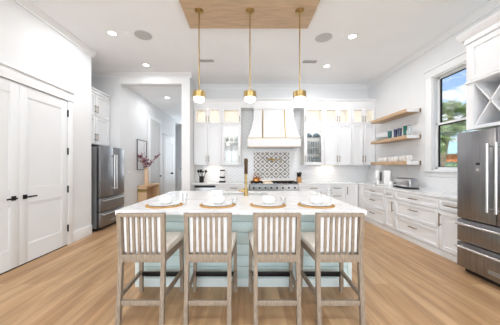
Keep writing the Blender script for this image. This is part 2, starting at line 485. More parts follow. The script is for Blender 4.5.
# baseboards
def baseboard(name, *b): return struct(MB().box(*b, bev=0.004).build(name, 'trim'))
baseboard('baseboard_left', XL, XL + 0.018, 4.0, YE, 0, 0.19)
baseboard('baseboard_hall', OX0, OX0 + 0.016, YO + 0.15, 7.16, 0, 0.17)
baseboard('baseboard_pier', OX1, XP + 0.012, YO - 0.038, YO - 0.022, 0, 0.17)

# ------------------------------------------------------------------ double doors in the left wall
def two_panel_leaf(w, h, t, front='-y'):
    """leaf with front face at local y=0, body to y=t, two recessed panels"""
    m = MB(); st = 0.115
    zs = [(0.25, 0.83), (1.04, h - 0.145)]
    m.box(0, st, 0, t, 0, h, bev=0.002); m.box(w - st, w, 0, t, 0, h, bev=0.002)
    m.box(st, w - st, 0, t, 0, zs[0][0]); m.box(st, w - st, 0, t, zs[0][1], zs[1][0]); m.box(st, w - st, 0, t, zs[1][1], h)
    for a, b in zs:
        m.box(st, w - st, 0.010, t, a, b)
        for q in ((st, st + 0.012, a, b), (w - st - 0.012, w - st, a, b), (st, w - st, a, a + 0.012), (st, w - st, b - 0.012, b)):
            m.box(q[0], q[1], 0.005, 0.014, q[2], q[3])
    return m
def lever(parent, x, z, direction):
    m = MB()
    m.cyl((x, 0, z), (x, -0.008, z), 0.027, n=20)
    m.box(x - 0.03, x + 0.03, -0.009, 0, z - 0.03, z + 0.03, bev=0.003)
    m.cyl((x, -0.008, z), (x, -0.05, z), 0.009, n=14)
    m.box(min(x, x + direction * 0.13), max(x, x + direction * 0.13), -0.058, -0.044, z - 0.010, z + 0.010, bev=0.003)
    return m.build('door_lever', 'black', parent)
def leaf_object(name, y0, w, hinge_end, lever_x, lever_dir):
    # local +x runs along world +Y, front faces +X
    o = two_panel_leaf(w, 2.455, 0.024).build(name, 'door'); struct(o)
    o.location = (XL + 0.0245, y0, 0.018); o.rotation_euler = (0, 0, PI / 2)
    lever(o, lever_x, 0.92, lever_dir)
    for hz in (0.28, 0.95, 1.6, 2.25):
        MB().box(hinge_end - 0.006, hinge_end + 0.010, -0.012, 0.004, hz - 0.055, hz + 0.055, bev=0.002).cyl((hinge_end + 0.002, -0.014, hz - 0.06), (hinge_end + 0.002, -0.014, hz + 0.06), 0.008, n=10).build('hinge', 'black', o)
    return o
D0, DM, D1 = 2.215, 3.045, 3.872
leaf_object('door_1', D0, DM - D0 - 0.002, 0.0, DM - D0 - 0.075, -1)
leaf_object('door_2', DM + 0.002, D1 - DM - 0.004, D1 - DM - 0.004, 0.075, 1)
# ball catches at the top, casing with a cap
mb = MB()
mb.box(XL, XL + 0.034, D1 + 0.004, D1 + 0.115, 0, 2.50, bev=0.003)
mb.box(XL, XL + 0.034, D0 - 0.115, D0 - 0.004, 0, 2.50, bev=0.003)
mb.box(XL, XL + 0.038, D0 - 0.12, D1 + 0.12, 2.495, 2.64, bev=0.003)
mb.box(XL, XL + 0.06, D0 - 0.14, D1 + 0.135, 2.64, 2.668, bev=0.004)
mb.box(XL, XL + 0.046, D0 - 0.125, D1 + 0.125, 2.488, 2.503, bev=0.004)
struct(mb.build('trim_6', 'trim'))
struct(MB().box(XL, XL + 0.016, D0, D1, 0.0, 0.018).build('trim_7', 'black'))

# ------------------------------------------------------------------ hall openings and hall doors
def cased(name, y0, y1, ztop, cw, capz):
    m = MB(); x = OX0
    m.box(x, x + 0.02, y0 - cw, y0, 0, ztop, bev=0.003); m.box(x, x + 0.02, y1, y1 + cw, 0, ztop, bev=0.003)
    m.box(x, x + 0.024, y0 - cw, y1 + cw, ztop, capz - 0.03, bev=0.003); m.box(x, x + 0.042, y0 - cw - 0.02, y1 + cw + 0.02, capz - 0.03, capz, bev=0.003)
    return struct(m.build(name, 'trim'))
cased('trim_8', 7.37, 8.21, 2.92, 0.15, 3.08)
cased('trim_9', 8.68, 9.68, 2.42, 0.13, 2.60)
M['shadegrey'] = mat('shaded_room_grey', srgb(206, 205, 204), 0.5, var=0.02)  # grey leaf stands in for the shaded room past the cased opening
o = struct(two_panel_leaf(0.84, 2.91, 0.018).build('stand_in_door', 'shadegrey')); o.location = (OX0 + 0.0185, 7.37, 0.008); o.rotation_euler = (0, 0, PI / 2)
MB().cyl((0.77, 0, 1.0), (0.77, -0.05, 1.0), 0.012, n=12).lathe([(0, -0.027), (0.02, -0.02), (0.027, 0), (0.02, 0.02), (0, 0.027)], (0.77, -0.05, 1.0), 14).build('door_knob', 'black', o)
o = struct(MB().box(0, 0.12, 0, 0.03, 0, 2.41).box(0.88, 1.0, 0, 0.03, 0, 2.41).box(0.12, 0.88, 0, 0.03, 0, 0.25).box(0.12, 0.88, 0, 0.03, 2.28, 2.41).box(0.12, 0.88, 0.01, 0.02, 0.25, 2.28).build('door_4', 'trim'))
o.location = (OX0 + 0.031, 8.68, 0.008); o.rotation_euler = (0, 0, PI / 2)
MB().cyl((0.60, 0.0, 1.06), (0.60, -0.06, 1.06), 0.014, n=12).lathe([(0, -0.05), (0.035, -0.035), (0.05, 0), (0.035, 0.035), (0, 0.05)], (0.60, -0.075, 1.06), 14).build('door_knob', 'black', o)

# ------------------------------------------------------------------ window in the right wall
win = struct(MB().box(XR - 0.002, XR + 0.12, WY1 - 0.02, WY1, WZ0, WZ1).box(XR - 0.002, XR + 0.12, WY0, WY0 + 0.02, WZ0, WZ1)
             .box(XR - 0.002, XR + 0.12, WY0, WY1, WZ1 - 0.02, WZ1).box(XR - 0.002, XR + 0.12, WY0, WY1, WZ0, WZ0 + 0.02).build('window_1', 'trim'))
m = MB()
m.box(XR - 0.024, XR, WY1, WY1 + 0.14, WZ0, WZ1 + 0.03, bev=0.004); m.box(XR - 0.024, XR, WY0 - 0.14, WY0, WZ0, WZ1 + 0.03, bev=0.004)
m.box(XR - 0.026, XR, WY0 - 0.15, WY1 + 0.15, WZ1, WZ1 + 0.13, bev=0.004)
m.box(XR - 0.045, XR, WY0 - 0.17, WY1 + 0.17, WZ1 + 0.13, WZ1 + 0.16, bev=0.004)
m.build('window_casing', 'trim', win)
m = MB()
m.box(XR - 0.05, XR + 0.02, WY0 - 0.16, WY1 + 0.16, WZ0 - 0.035, WZ0, bev=0.005)
m.box(XR - 0.02, XR, WY0 - 0.14, WY1 + 0.14, WZ0 - 0.12, WZ0 - 0.035, bev=0.004)
m.build('window_sill', 'trim', win)
def sash(z0, z1, x0, x1):
    m = MB(); w = 0.035
    m.box(x0, x1, WY0 + 0.02, WY0 + 0.02 + w, z0, z1); m.box(x0, x1, WY1 - 0.02 - w, WY1 - 0.02, z0, z1)
    m.box(x0, x1, WY0 + 0.02, WY1 - 0.02, z0, z0 + w); m.box(x0, x1, WY0 + 0.02, WY1 - 0.02, z1 - w, z1)
    s_ = m.build('sash', 'trim', win)
    a, b = WY0 + 0.02 + w, WY1 - 0.02 - w; g = 0.02; gs = 0.034
    m = MB()
    m.box(x0 + 0.012, x1 - 0.012, a, a + gs, z0 + w, z1 - w); m.box(x0 + 0.012, x1 - 0.012, b - gs, b, z0 + w, z1 - w)
    m.box(x0 + 0.012, x1 - 0.012, a, b, z1 - w - g, z1 - w); m.box(x0 + 0.012, x1 - 0.012, a, b, z0 + w, z0 + w + g * 0.6)
    m.build('glazing_gasket', 'black', s_)
    MB().box((x0 + x1) / 2 - 0.003, (x0 + x1) / 2 + 0.003, a, b, z0 + w, z1 - w).build('pane', 'pane', s_)
sash(2.115, WZ1 - 0.02, XR + 0.085, XR + 0.118)
sash(WZ0 + 0.02, 2.15, XR + 0.05, XR + 0.083)

# ------------------------------------------------------------------ tiled backsplash (part of the wall) and the patterned inset
struct(MB().box(XP, XR, YB - 0.010, YB, 0.914, 2.93).build('wall_back_tile', 'herring'))
struct(MB().box(XR - 0.010, XR, 2.95, YB - 0.010, 0.914, 1.168).build('wall_right_tile', 'herring2'))
inset = thing('tile_inset', 'grey and white patterned tile panel framed behind the cooking range', 'tile panel', (0.247, YB - 0.010, 1.03))
MB().box(0.0, 1.01, -0.012, 0, 0, 0.725).build('tile_field', 'pattern', inset)
MB().box(-0.012, 0, -0.016, 0, 0, 0.725).box(1.01, 1.022, -0.016, 0, 0, 0.725).box(-0.012, 1.022, -0.016, 0, 0.725, 0.737).build('pencil_trim', 'ceramic', inset)

# ================================================================== cabinetry helpers (local: front faces -y, x across, z up)
def shaker_door(w, h, rail=0.06, t=0.024):
    m = MB()
    m.box(0, rail, -t, 0, 0, h, bev=0.0015); m.box(w - rail, w, -t, 0, 0, h, bev=0.0015)
    m.box(rail, w - rail, -t, 0, 0, rail); m.box(rail, w - rail, -t, 0, h - rail, h)
    m.box(rail, w - rail, -t + 0.017, 0, rail, h - rail)
    return m
def slab_front(w, h, t=0.024):
    rail = 0.042
    return shaker_door(w, h, rail, t)
def bar_handle(parent, x, z, length, vertical, m='bronze', t=0.024, r=0.0065):
    b = MB(); y = -t - 0.032
    if vertical:
        b.cyl((x, y, z - length / 2), (x, y, z + length / 2), r, n=10)
        for s in (-1, 1): b.cyl((x, -t, z + s * length * 0.36), (x, y, z + s * length * 0.36), r * 0.8, n=8)
    else:
        b.cyl((x - length / 2, y, z), (x + length / 2, y, z), r, n=10)
        for s in (-1, 1): b.cyl((x + s * length * 0.36, -t, z), (x + s * length * 0.36, y, z), r * 0.8, n=8)
    return b.build('handle', m, parent)
def glass_door(w, h, parent, loc, rail=0.055, t=0.02):
    m = MB()
    m.box(0, rail, -t, 0, 0, h, bev=0.0015); m.box(w - rail, w, -t, 0, 0, h, bev=0.0015)
    m.box(rail, w - rail, -t, 0, 0, rail); m.box(rail, w - rail, -t, 0, h - rail, h)
    d = m.build('glass_door', 'cab', parent, loc)
    MB().box(rail, w - rail, -t * 0.6, -t * 0.4, rail, h - rail).build('pane', 'glass', d)
    return d
def carcass(w, d, z0, z1, shelves=(), t=0.018):
    m = MB()
    m.box(0, t, 0.0, d, z0, z1); m.box(w - t, w, 0.0, d, z0, z1)
    m.box(t, w - t, 0.0, d, z0, z0 + t); m.box(t, w - t, 0.0, d, z1 - t, z1); m.box(t, w - t, d - 0.01, d, z0 + t, z1 - t)
    return m
G = 0.006
# ------------------------------------------------------------------ base cabinets
CZ = 0.879   # underside of worktops
def base_cabinet(name, label, loc, rz, w, d, fronts, group, body_w=None):
    t = thing(name, label, 'cabinet', loc, rz, group)
    MB().box(0, w, 0.0, d, 0.095, CZ).box(0, w, 0.012, d, 0, 0.095).build('body', 'cab', t)
    MB().box(0, w, -0.008, 0.012, 0.0, 0.09, bev=0.002).build('plinth', 'cab', t)
    for f in fronts:
        kind, x0, x1, z0, z1 = f[:5]
        ww, hh = x1 - x0 - 2 * G, z1 - z0 - 2 * G
        if kind == 'drawer':
            o = slab_front(ww, hh).build('drawer', 'cab', t, (x0 + G, 0, z0 + G)); bar_handle(o, ww / 2, hh / 2 if hh < 0.2 else hh * 0.62, min(0.20, ww * 0.5), False, r=0.008)
        else:
            o = shaker_door(ww, hh).build('door', 'cab', t, (x0 + G, 0, z0 + G)); side = f[5]
            bar_handle(o, ww - 0.035 if side == 'r' else 0.035, hh - 0.14, 0.20, True, r=0.008)
    return t
def drawers3(w): return [('drawer', 0, w, 0.70, 0.872), ('drawer', 0, w, 0.40, 0.70), ('drawer', 0, w, 0.10, 0.40)]
FXR = 2.985                     # front plane of right run bodies
RUN = 'white base cabinets under the right counter'
RZ = -PI / 2
base_cabinet('base_cabinet', 'white cabinet of three drawers under the right counter, below the coffee maker', (FXR, 5.64, 0), RZ, 0.86, 0.51, drawers3(0.86), RUN)
base_cabinet('base_cabinet', 'narrow white cabinet with one drawer over one door, between two drawer stacks', (FXR, 4.78, 0), RZ, 0.33, 0.51, [('drawer', 0, 0.33, 0.70, 0.872), ('door', 0, 0.33, 0.10, 0.70, 'r')], RUN)
base_cabinet('base_cabinet', 'widest white three drawer cabinet in the right run, under the window', (FXR, 4.45, 0), RZ, 1.01, 0.51, drawers3(1.01), RUN)
base_cabinet('base_cabinet', 'white cabinet with drawer and door right beside the large fridge', (FXR, 3.44, 0), RZ, 0.47, 0.51, [('drawer', 0, 0.47, 0.70, 0.872), ('door', 0, 0.47, 0.10, 0.70, 'l')], RUN)
FYB = 5.895
BRUN = 'white base cabinets on the back wall'
filler = thing('corner_cabinet', 'plain white corner cabinet with a narrow filler where the two counters meet', 'cabinet', (0, 0, 0))
MB().box(FXR - 0.015, XR - 0.002, 5.64, YB - 0.012, 0.0, CZ).build('body', 'cab', filler)
MB().box(FXR - 0.02, FXR - 0.015, 5.645, 5.87, 0.10, 0.872).build('filler_panel', 'cab', filler)
base_cabinet('base_cabinet', 'white drawer cabinet on the back wall just right of the range', (1.40, FYB, 0), 0, 0.77, 0.49, drawers3(0.77), BRUN)
base_cabinet('base_cabinet', 'white drawer cabinet second from the range on the back wall', (2.17, FYB, 0), 0, 0.45, 0.49, drawers3(0.45), BRUN)
base_cabinet('base_cabinet', 'narrow white door cabinet on the back wall beside the inner corner', (2.62, FYB, 0), 0, 0.335, 0.49, [('door', 0, 0.335, 0.10, 0.872, 'l')], BRUN)
base_cabinet('base_cabinet', 'white drawer cabinet between the microwave drawer and the range', (-0.70, FYB, 0), 0, 0.81, 0.49, drawers3(0.81), BRUN)
# microwave drawer unit
mw = thing('microwave_drawer_cabinet', 'white cabinet with a built in black and steel microwave drawer', 'cabinet', (-1.375, FYB, 0), 0)
MB().box(0, 0.672, 0.0, 0.49, 0.0, CZ).build('body', 'cab', mw)
o = MB().box(0.035, 0.64, -0.03, 0, 0.44, 0.865, bev=0.004).build('microwave_drawer', 'lsteel', mw)
MB().box(0.06, 0.61, -0.034, -0.03, 0.80, 0.86, bev=0.002).build('control_strip', 'dark', o)
MB().box(0.12, 0.56, -0.034, -0.03, 0.50, 0.70, bev=0.002).build('door_window', 'dark', o)
o = slab_front(0.60, 0.31).build('drawer', 'cab', mw, (0.036, 0, 0.11)); bar_handle(o, 0.30, 0.19, 0.16, False)

# ------------------------------------------------------------------ worktops
o = MB().prism([(1.39, 5.87), (2.96, 5.87), (2.96, 2.965), (XR - 0.011, 2.965), (XR - 0.011, YB - 0.011), (1.39, YB - 0.011)], 'z', CZ, 0.914).build('countertop', 'marble')
tag(o, 'white marble counter running round the right corner to the large fridge', 'countertop')
o = MB().box(XP + 0.003, 0.118, 5.87, YB - 0.011, CZ, 0.914, bev=0.003).build('countertop', 'marble')
tag(o, 'short white marble counter on the back wall left of the range', 'countertop')

# ------------------------------------------------------------------ upper cabinets on the back wall
UY, UD = 6.045, 0.342
U0, US, U1 = 1.39, 2.49, 2.93
def upper_cabinet(name, label, x0, w, lower, ndoors, hside='r', group='white upper cabinets on the back wall', shelves=()):
    t = thing(name, label, 'cabinet', (x0, UY, 0), 0, group)
    if lower == 'solid':
        MB().box(0, w, 0, UD, U0, US).build('lower_box', 'cab', t)
        dw = w / ndoors
        for i in range(ndoors):
            o = shaker_door(dw - 2 * G, US - U0 - 2 * G, 0.055).build('door', 'cab', t, (i * dw + G, 0, U0 + G))
            hx = dw - 2 * G - 0.028 if i == 0 else 0.028
            bar_handle(o, hx, 0.16, 0.17, True)
    else:
        carcass(w, UD, U0, US).build('lower_box', 'cabin', t)
        for z in shelves: MB().box(0.018, w - 0.018, 0.015, UD - 0.01, z - 0.008, z).build('shelf', 'glass', t)
        MB().box(0.05, w - 0.05, 0.03, 0.05, US - 0.026, US - 0.0185).build('led_strip', 'led', t)
        l = bpy.data.lights.new('display_lamp', 'AREA'); l.shape = 'RECTANGLE'; l.size = w * 0.8; l.size_y = 0.05; l.energy = 1.9; l.color = (0.92, 0.97, 1.0)
        lo = bpy.data.objects.new('display_lamp', l); COL.objects.link(lo); lo.parent = t; lo.location = (w / 2, 0.07, US - 0.03); lo.rotation_euler = (0.35, 0, 0)
        o = glass_door(w - 2 * G, US - U0 - 2 * G, t, (G, 0, U0 + G), 0.075)
        bar_handle(o, 0.03 if hside == 'l' else w - 2 * G - 0.03, 0.16, 0.17, True)
    carcass(w, UD, US, U1).build('upper_box', 'cabin', t)
    dw = w / ndoors
    for i in range(ndoors):
        o = glass_door(dw - 2 * G, U1 - US - 2 * G, t, (i * dw + G, 0, US + G), 0.06)
        if ndoors == 2: hx = dw - 2 * G - 0.028 if i == 0 else 0.028
        else: hx = 0.03 if hside == 'l' else w - 2 * G - 0.03
        bar_handle(o, hx, 0.13, 0.15, True)
    MB().box(0.05, w - 0.05, 0.03, 0.05, U1 - 0.026, U1 - 0.0185).build('led_strip', 'led', t)
    l = bpy.data.lights.new('cabinet_lamp', 'AREA'); l.shape = 'RECTANGLE'; l.size = w * 0.8; l.size_y = 0.04; l.energy = 1.4 * w; l.color = (1.0, 0.90, 0.76)
    lo = bpy.data.objects.new('cabinet_lamp', l); COL.objects.link(lo); lo.parent = t; lo.location = (w / 2, 0.06, U1 - 0.03); lo.rotation_euler = (0.5, 0, 0)
    return t
LX = -1.375
upper_cabinet('upper_cabinet', 'white double door wall cabinet beside the hall pier, lit glass doors on top', LX, 0.745, 'solid', 2)
LG0, LGW = -0.63, 0.523
upper_cabinet('upper_cabinet', 'white glass fronted wall cabinet with wine glasses, left of the hood', LG0, LGW, 'glass', 1, 'r', shelves=(2.17, 1.98))
RG0, RGW = 1.584, 0.541
upper_cabinet('upper_cabinet', 'white glass fronted wall cabinet with dark bowls, right of the hood', RG0, RGW, 'glass', 1, 'l', shelves=(2.15, 1.91, 1.72))
upper_cabinet('upper_cabinet', 'white double door wall cabinet next to the dark bowl display cabinet', 2.125, 0.735, 'solid', 2)
upper_cabinet('upper_cabinet', 'white double door wall cabinet in the right corner behind the open shelves', 2.86, 0.635, 'solid', 2)
# frieze and crown over the cabinets and the hood
mb = MB()
mb.box(XP + 0.001, XR - 0.001, UY - 0.012, YB, U1, 3.10)
mb.prism([(UY - 0.012, 3.09), (UY - 0.05, 3.125), (UY - 0.055, 3.15), (YB, 3.15), (YB, 3.09)], 'x', XP + 0.001, XR - 0.001)
mb.box(0.215, 1.305, 5.955, UY, 2.90, 3.10)
mb.prism([(5.955, 3.09), (5.917, 3.125), (5.912, 3.15), (UY, 3.15), (UY, 3.09)], 'x', 0.175, 1.345)
struct(mb.build('trim_10', 'trim'))

# under cabinet lamps
def under_lamp(x, w, label):
    t = thing('under_cabinet_light', label, 'light', (x, UY + 0.2, U0), 0, 'under cabinet lights')
    MB().box(-w / 2, w / 2, -0.02, 0.02, -0.012, 0, bev=0.002).build('housing', 'trim', t)
    MB().box(-w / 2 + 0.01, w / 2 - 0.01, -0.014, 0.014, -0.0145, -0.012).build('lens', 'led', t)
    l = bpy.data.lights.new('under_cabinet_lamp', 'AREA'); l.shape = 'RECTANGLE'; l.size = w; l.size_y = 0.04; l.energy = 1.3; l.color = (1.0, 0.87, 0.76)
    lo = bpy.data.objects.new('under_cabinet_lamp', l); COL.objects.link(lo); lo.parent = t; lo.location = (0, 0, -0.017)
under_lamp(-0.86, 0.32, 'slim light strip under the left wall cabinets, above the utensil crock')
under_lamp(2.28, 0.36, 'slim light strip under the right wall cabinets, right of the knife block')

# ------------------------------------------------------------------ range hood
HX = 0.76
hood = thing('range_hood', 'white flared range hood with gold straps above the cooking range', 'range hood', (HX, 0, 0))
NB = 18
def hood_half(t): return 0.525 + 0.165 * t ** 2.3
def hood_front(t): return 5.985 - 0.12 * t ** 2.3
def hood_z(t): return 2.90 - (2.90 - 2.10) * t
rings = []
for i in range(NB + 1):
    t_ = i / NB; w = hood_half(t_); f = hood_front(t_); z = hood_z(t_)
    rings.append([(-w, YB - 0.011, z), (-w, f, z), (w, f, z), (w, YB - 0.011, z)])
MB().loft(rings).build('body', 'cab', hood, angle=30)
for s in (-1, 1):
    rr = []
    for i in range(NB + 1):
        t_ = i / NB; f = hood_front(t_); z = hood_z(t_); xc = s * (0.286 + 0.012 * t_)
        rr.append([(xc - 0.014, f, z), (xc - 0.014, f - 0.010, z), (xc + 0.014, f - 0.010, z), (xc + 0.014, f, z)])
    MB().loft(rr).build('strap', 'brass', hood)
MB().box(-0.70, 0.70, 5.85, YB - 0.011, 1.865, 2.10, bev=0.004).build('band', 'cab', hood)
MB().box(-0.704, 0.704, 5.842, 5.87, 2.088, 2.106, bev=0.002).build('band_trim', 'brass', hood)
MB().box(-0.704, 0.704, 5.842, 5.87, 1.86, 1.872, bev=0.002).build('band_trim', 'brass', hood)
MB().box(-0.55, 0.55, 5.93, 6.33, 1.855, 1.866).build('filter', 'lsteel', hood)
MB().box(-0.535, 0.535, 5.963, 6.05, 2.86, 2.90, bev=0.006).build('neck_moulding', 'cab', hood)

# ------------------------------------------------------------------ range
RX0, RW, RY = 0.125, 1.255, 5.80
rg = thing('cooking_range', 'wide stainless steel cooking range with eight knobs below the hood', 'range', (RX0, RY, 0))
MB().box(0, RW, 0.06, 0.585, 0.10, 0.885).build('body', 'lsteel', rg)
for lx in (0.06, RW - 0.06):
    for ly in (0.10, 0.52): MB().cyl((lx, ly, 0), (lx, ly, 0.10), 0.022, n=12).build('foot', 'lsteel', rg)
cp = MB().prism([(0.0, 0.735), (0.0, 0.872), (0.02, 0.888), (0.06, 0.888), (0.06, 0.735)], 'x', 0, RW).build('control_panel', 'lsteel', rg)
for k in range(8):
    x = 0.10 + k * (RW - 0.20) / 7
    kb = MB().cyl((x, 0, 0.805), (x, -0.012, 0.805), 0.040, n=22).build('knob', 'chrome', rg)
    MB().cyl((x, -0.012, 0.805), (x, -0.045, 0.805), 0.030, 0.026, n=18).box(x - 0.006, x + 0.006, -0.05, -0.04, 0.782, 0.828).build('knob_cap', 'dark', kb)
for (a, b) in ((0.0, 0.47), (0.47, RW)):
    d = MB().box(a + 0.006, b - 0.006, 0.02, 0.06, 0.12, 0.725, bev=0.004).build('oven_door', 'lsteel', rg)
    MB().box(a + 0.09, b - 0.09, 0.017, 0.02, 0.28, 0.55).build('oven_window', 'dark', d)
    MB().cyl((a + 0.05, -0.035, 0.675), (b - 0.05, -0.035, 0.675), 0.014, n=14).cyl((a + 0.08, 0.02, 0.675), (a + 0.08, -0.035, 0.675), 0.009, n=10).cyl((b - 0.08, 0.02, 0.675), (b - 0.08, -0.035, 0.675), 0.009, n=10).build('oven_handle', 'chrome', d)
MB().box(0.0, RW, 0.02, 0.585, 0.885, 0.905, bev=0.003).build('cooktop', 'lsteel', rg)
MB().box(0.0, RW, 0.55, 0.585, 0.905, 0.965, bev=0.004).build('back_riser', 'griddle', rg)
MB().box(0.355, 0.60, 0.07, 0.52, 0.905, 0.942, bev=0.006).build('griddle_plate', 'griddle', rg)
def grate(x0, x1):
    m = MB()
    for y in (0.08, 0.19, 0.30, 0.41, 0.52): m.box(x0, x1, y - 0.008, y + 0.008, 0.928, 0.948, bev=0.002)
    n_ = max(2, int(round((x1 - x0) / 0.085)))
    for i in range(n_ + 1):
        x = x0 + (x1 - x0) * i / n_; m.box(x - 0.007, x + 0.007, 0.072, 0.528, 0.928, 0.952, bev=0.002)
    for x in (x0 + 0.02, x1 - 0.02):
        for y in (0.09, 0.51): m.box(x - 0.01, x + 0.01, y - 0.01, y + 0.01, 0.905, 0.93)
    g = m.build('grate', 'iron', rg)
    for y in (0.19, 0.41):
        MB().lathe([(0, 0.905), (0.05, 0.905), (0.05, 0.918), (0.03, 0.924), (0, 0.924)], ((x0 + x1) / 2, y, 0), 18).build('burner', 'iron', rg)
grate(0.03, 0.335); grate(0.62, 0.92); grate(0.93, 1.23)

# kettle on the left burners
kt = thing('kettle', 'polished copper kettle with looped handle on the left burner', 'kettle', (0.30, 6.00, 0.952))
MB().lathe([(0, 0), (0.085, 0), (0.10, 0.018), (0.098, 0.05), (0.075, 0.09), (0.04, 0.108), (0, 0.11)], n=26).build('body', 'copper', kt)
MB().lathe([(0.038, 0.108), (0.03, 0.118), (0.008, 0.121), (0.008, 0.130), (0.014, 0.138), (0, 0.146)], n=18).build('lid', 'copper', kt)
MB().tube([(0.075, 0, 0.055), (0.105, 0, 0.07), (0.125, 0, 0.10), (0.145, 0, 0.115)], 0.016, taper=0.009).build('spout', 'copper', kt)
MB().tube([(-0.085 * math.cos(a), 0, 0.075 + 0.125 * math.sin(a)) for a in [PI * k / 14 for k in range(15)]], 0.008).build('handle', 'copper', kt)

# pot filler on the tile inset
pf = thing('pot_filler', 'brass folding pot filler tap on the patterned tiles', 'tap', (0.79, YB - 0.022, 1.47))
MB().cyl((0, 0, 0.07), (0, -0.012, 0.07), 0.036, n=20).cyl((0, -0.012, 0.07), (0, -0.06, 0.07), 0.014, n=14).build('wall_flange', 'brass', pf)
MB().cyl((0, -0.06, 0.02), (0, -0.06, 0.11), 0.018, n=14).cyl((0, -0.06, 0.095), (-0.15, -0.13, 0.095), 0.013, n=12).cyl((-0.15, -0.13, 0.05), (-0.15, -0.13, 0.11), 0.017, n=14).build('inner_arm', 'brass', pf)
MB().cyl((-0.15, -0.13, 0.07), (0.19, -0.17, 0.07), 0.012, n=12).tube([(0.19, -0.17, 0.07), (0.215, -0.173, 0.06), (0.22, -0.174, 0.03), (0.22, -0.174, 0.0)], 0.012).build('outer_arm', 'brass', pf)
MB().cyl((0, -0.06, 0.055), (0.0, -0.11, 0.055), 0.008, n=10).cyl((-0.035, -0.11, 0.055), (0.035, -0.11, 0.055), 0.007, n=10).build('valve_lever', 'brass', pf)

# ------------------------------------------------------------------ fridges
def fridge(label, loc, rz, panel):
    w = 0.93
    t = thing('refrigerator', label, 'refrigerator', loc, rz, 'two dark steel french door refrigerators')
    MB().box(0, w, 0.075, 0.70, 0.06, 1.765).build('case', 'case', t)
    MB().box(0.02, w - 0.02, 0.09, 0.66, 0.0, 0.06).build('base_grille', 'dark', t)
    MB().box(0.004, w - 0.004, 0.062, 0.08, 0.06, 1.76).build('door_gasket', 'dark', t)
    hw = w / 2
    for i, (a, b) in enumerate(((0.0, hw - 0.003), (hw + 0.003, w))):
        d = MB().box(a, b, 0.0, 0.065, 0.70, 1.79, bev=0.006).build('door', 'steel', t)
        hx = (hw - 0.045) if i == 0 else (hw + 0.045)
        MB().cyl((hx, -0.058, 0.84), (hx, -0.058, 1.62), 0.0135, n=16).cyl((hx, 0, 0.87), (hx, -0.058, 0.87), 0.012, n=12).cyl((hx, 0, 1.59), (hx, -0.058, 1.59), 0.012, n=12).build('handle', 'chrome', d)
        if i == 0 and panel:
            pn = MB().box(0.235, 0.30, -0.003, 0.001, 1.275, 1.415, bev=0.0015).build('water_dispenser', 'case', d)
            MB().box(0.245, 0.29, -0.0045, -0.003, 1.375, 1.405).build('display', 'dark', pn)
            MB().cyl((0.268, -0.003, 1.32), (0.268, -0.012, 1.32), 0.017, n=16).build('paddle', 'chrome', pn)
    for (z0, z1, hz) in ((0.405, 0.685, 0.635), (0.075, 0.392, 0.345)):
        d = MB().box(0, w, 0.0, 0.065, z0, z1, bev=0.006).build('drawer', 'steel', t)
        MB().cyl((0.035, -0.058, hz), (w - 0.035, -0.058, hz), 0.0135, n=16).cyl((0.07, 0, hz), (0.07, -0.058, hz), 0.012, n=12).cyl((w - 0.07, 0, hz), (w - 0.07, -0.058, hz), 0.012, n=12).build('handle', 'chrome', d)
        if z0 < 0.2:
            bd = MB().box(0.375, 0.555, -0.002, 0.001, 0.135, 0.178, bev=0.001).build('badge', 'chrome', d)
            MB().box(0.380, 0.550, -0.003, -0.002, 0.140, 0.173).build('badge_face', 'case', bd)
    return t
fridge('dark stainless french door fridge close by on the right, under the wine rack', (2.78, 2.95, 0), RZ, True)
fridge('dark stainless french door fridge in the alcove left of the hall opening', (-3.0, 4.66, 0), PI / 2, False)

# cabinet over left fridge (local x runs +Y)
t = thing('over_fridge_cabinet', 'white stacked four door cabinet above the alcove fridge on the left', 'cabinet', (-3.38, YE + 0.02, 0), PI / 2)
LW = YO - YE - 0.04
MB().box(0, LW, 0, 0.50, 1.85, 3.02).build('body', 'cab', t)
for (z0, z1) in ((1.855, 2.48), (2.485, 2.99)):
    for i in range(2):
        dw = LW / 2
        o = shaker_door(dw - 2 * G, z1 - z0 - 2 * G, 0.06).build('door', 'cab', t, (i * dw + G, 0, z0 + G))
        bar_handle(o, dw - 2 * G - 0.03 if i == 0 else 0.03, 0.15, 0.16, True)
MB().box(0, LW, -0.024, 0.50, 2.995, 3.06, bev=0.003).box(0, LW, -0.05, 0.50, 3.06, 3.095, bev=0.005).build('crown', 'cab', t)

# cabinet with wine rack over the right fridge (local x runs -Y)
t = thing('wine_rack_cabinet', 'white overhead cabinet with crossed wine rack above the right fridge', 'cabinet', (2.90, 2.95, 0), RZ)
CW = 1.0
m = MB(); sx = 0.092
m.box(0, sx, 0, 0.585, 1.835, 2.95); m.box(CW - sx, CW, 0, 0.585, 1.835, 2.95)
m.box(sx, CW - sx, 0, 0.585, 1.835, 1.875); m.box(sx, CW - sx, 0, 0.585, 2.42, 2.95)
m.box(CW / 2 - 0.03, CW / 2 + 0.03, 0, 0.585, 1.875, 2.42); m.box(sx, CW - sx, 0.44, 0.585, 1.875, 2.42)
m.build('body', 'cab', t)
o = shaker_door(0.79, 0.46, 0.055).build('door', 'cab', t, (0.055, 0, 2.455))
o = MB().box(0.0, CW, -0.022, 0, 2.425, 2.452, bev=0.002).build('ledge', 'cab', t)
MB().box(0, CW, -0.026, 0.585, 2.94, 3.01, bev=0.003).prism([(-0.026, 3.0), (-0.085, 3.06), (-0.09, 3.085), (0.585, 3.085), (0.585, 3.0)], 'x', -0.05, CW).build('crown', 'cab', t)
for (a, b) in ((sx, CW / 2 - 0.03), (CW / 2 + 0.03, CW - sx)):
    z0, z1 = 1.875, 2.42
    MB().beam((a, 0.225, z0), (b, 0.225, z1), 0.016, 0.42, (0, 1, 0)).build('rack_divider', 'cab', t)
    MB().beam((a, 0.225, z1), (b, 0.225, z0), 0.016, 0.42, (0, 1, 0)).build('rack_divider', 'cab', t)

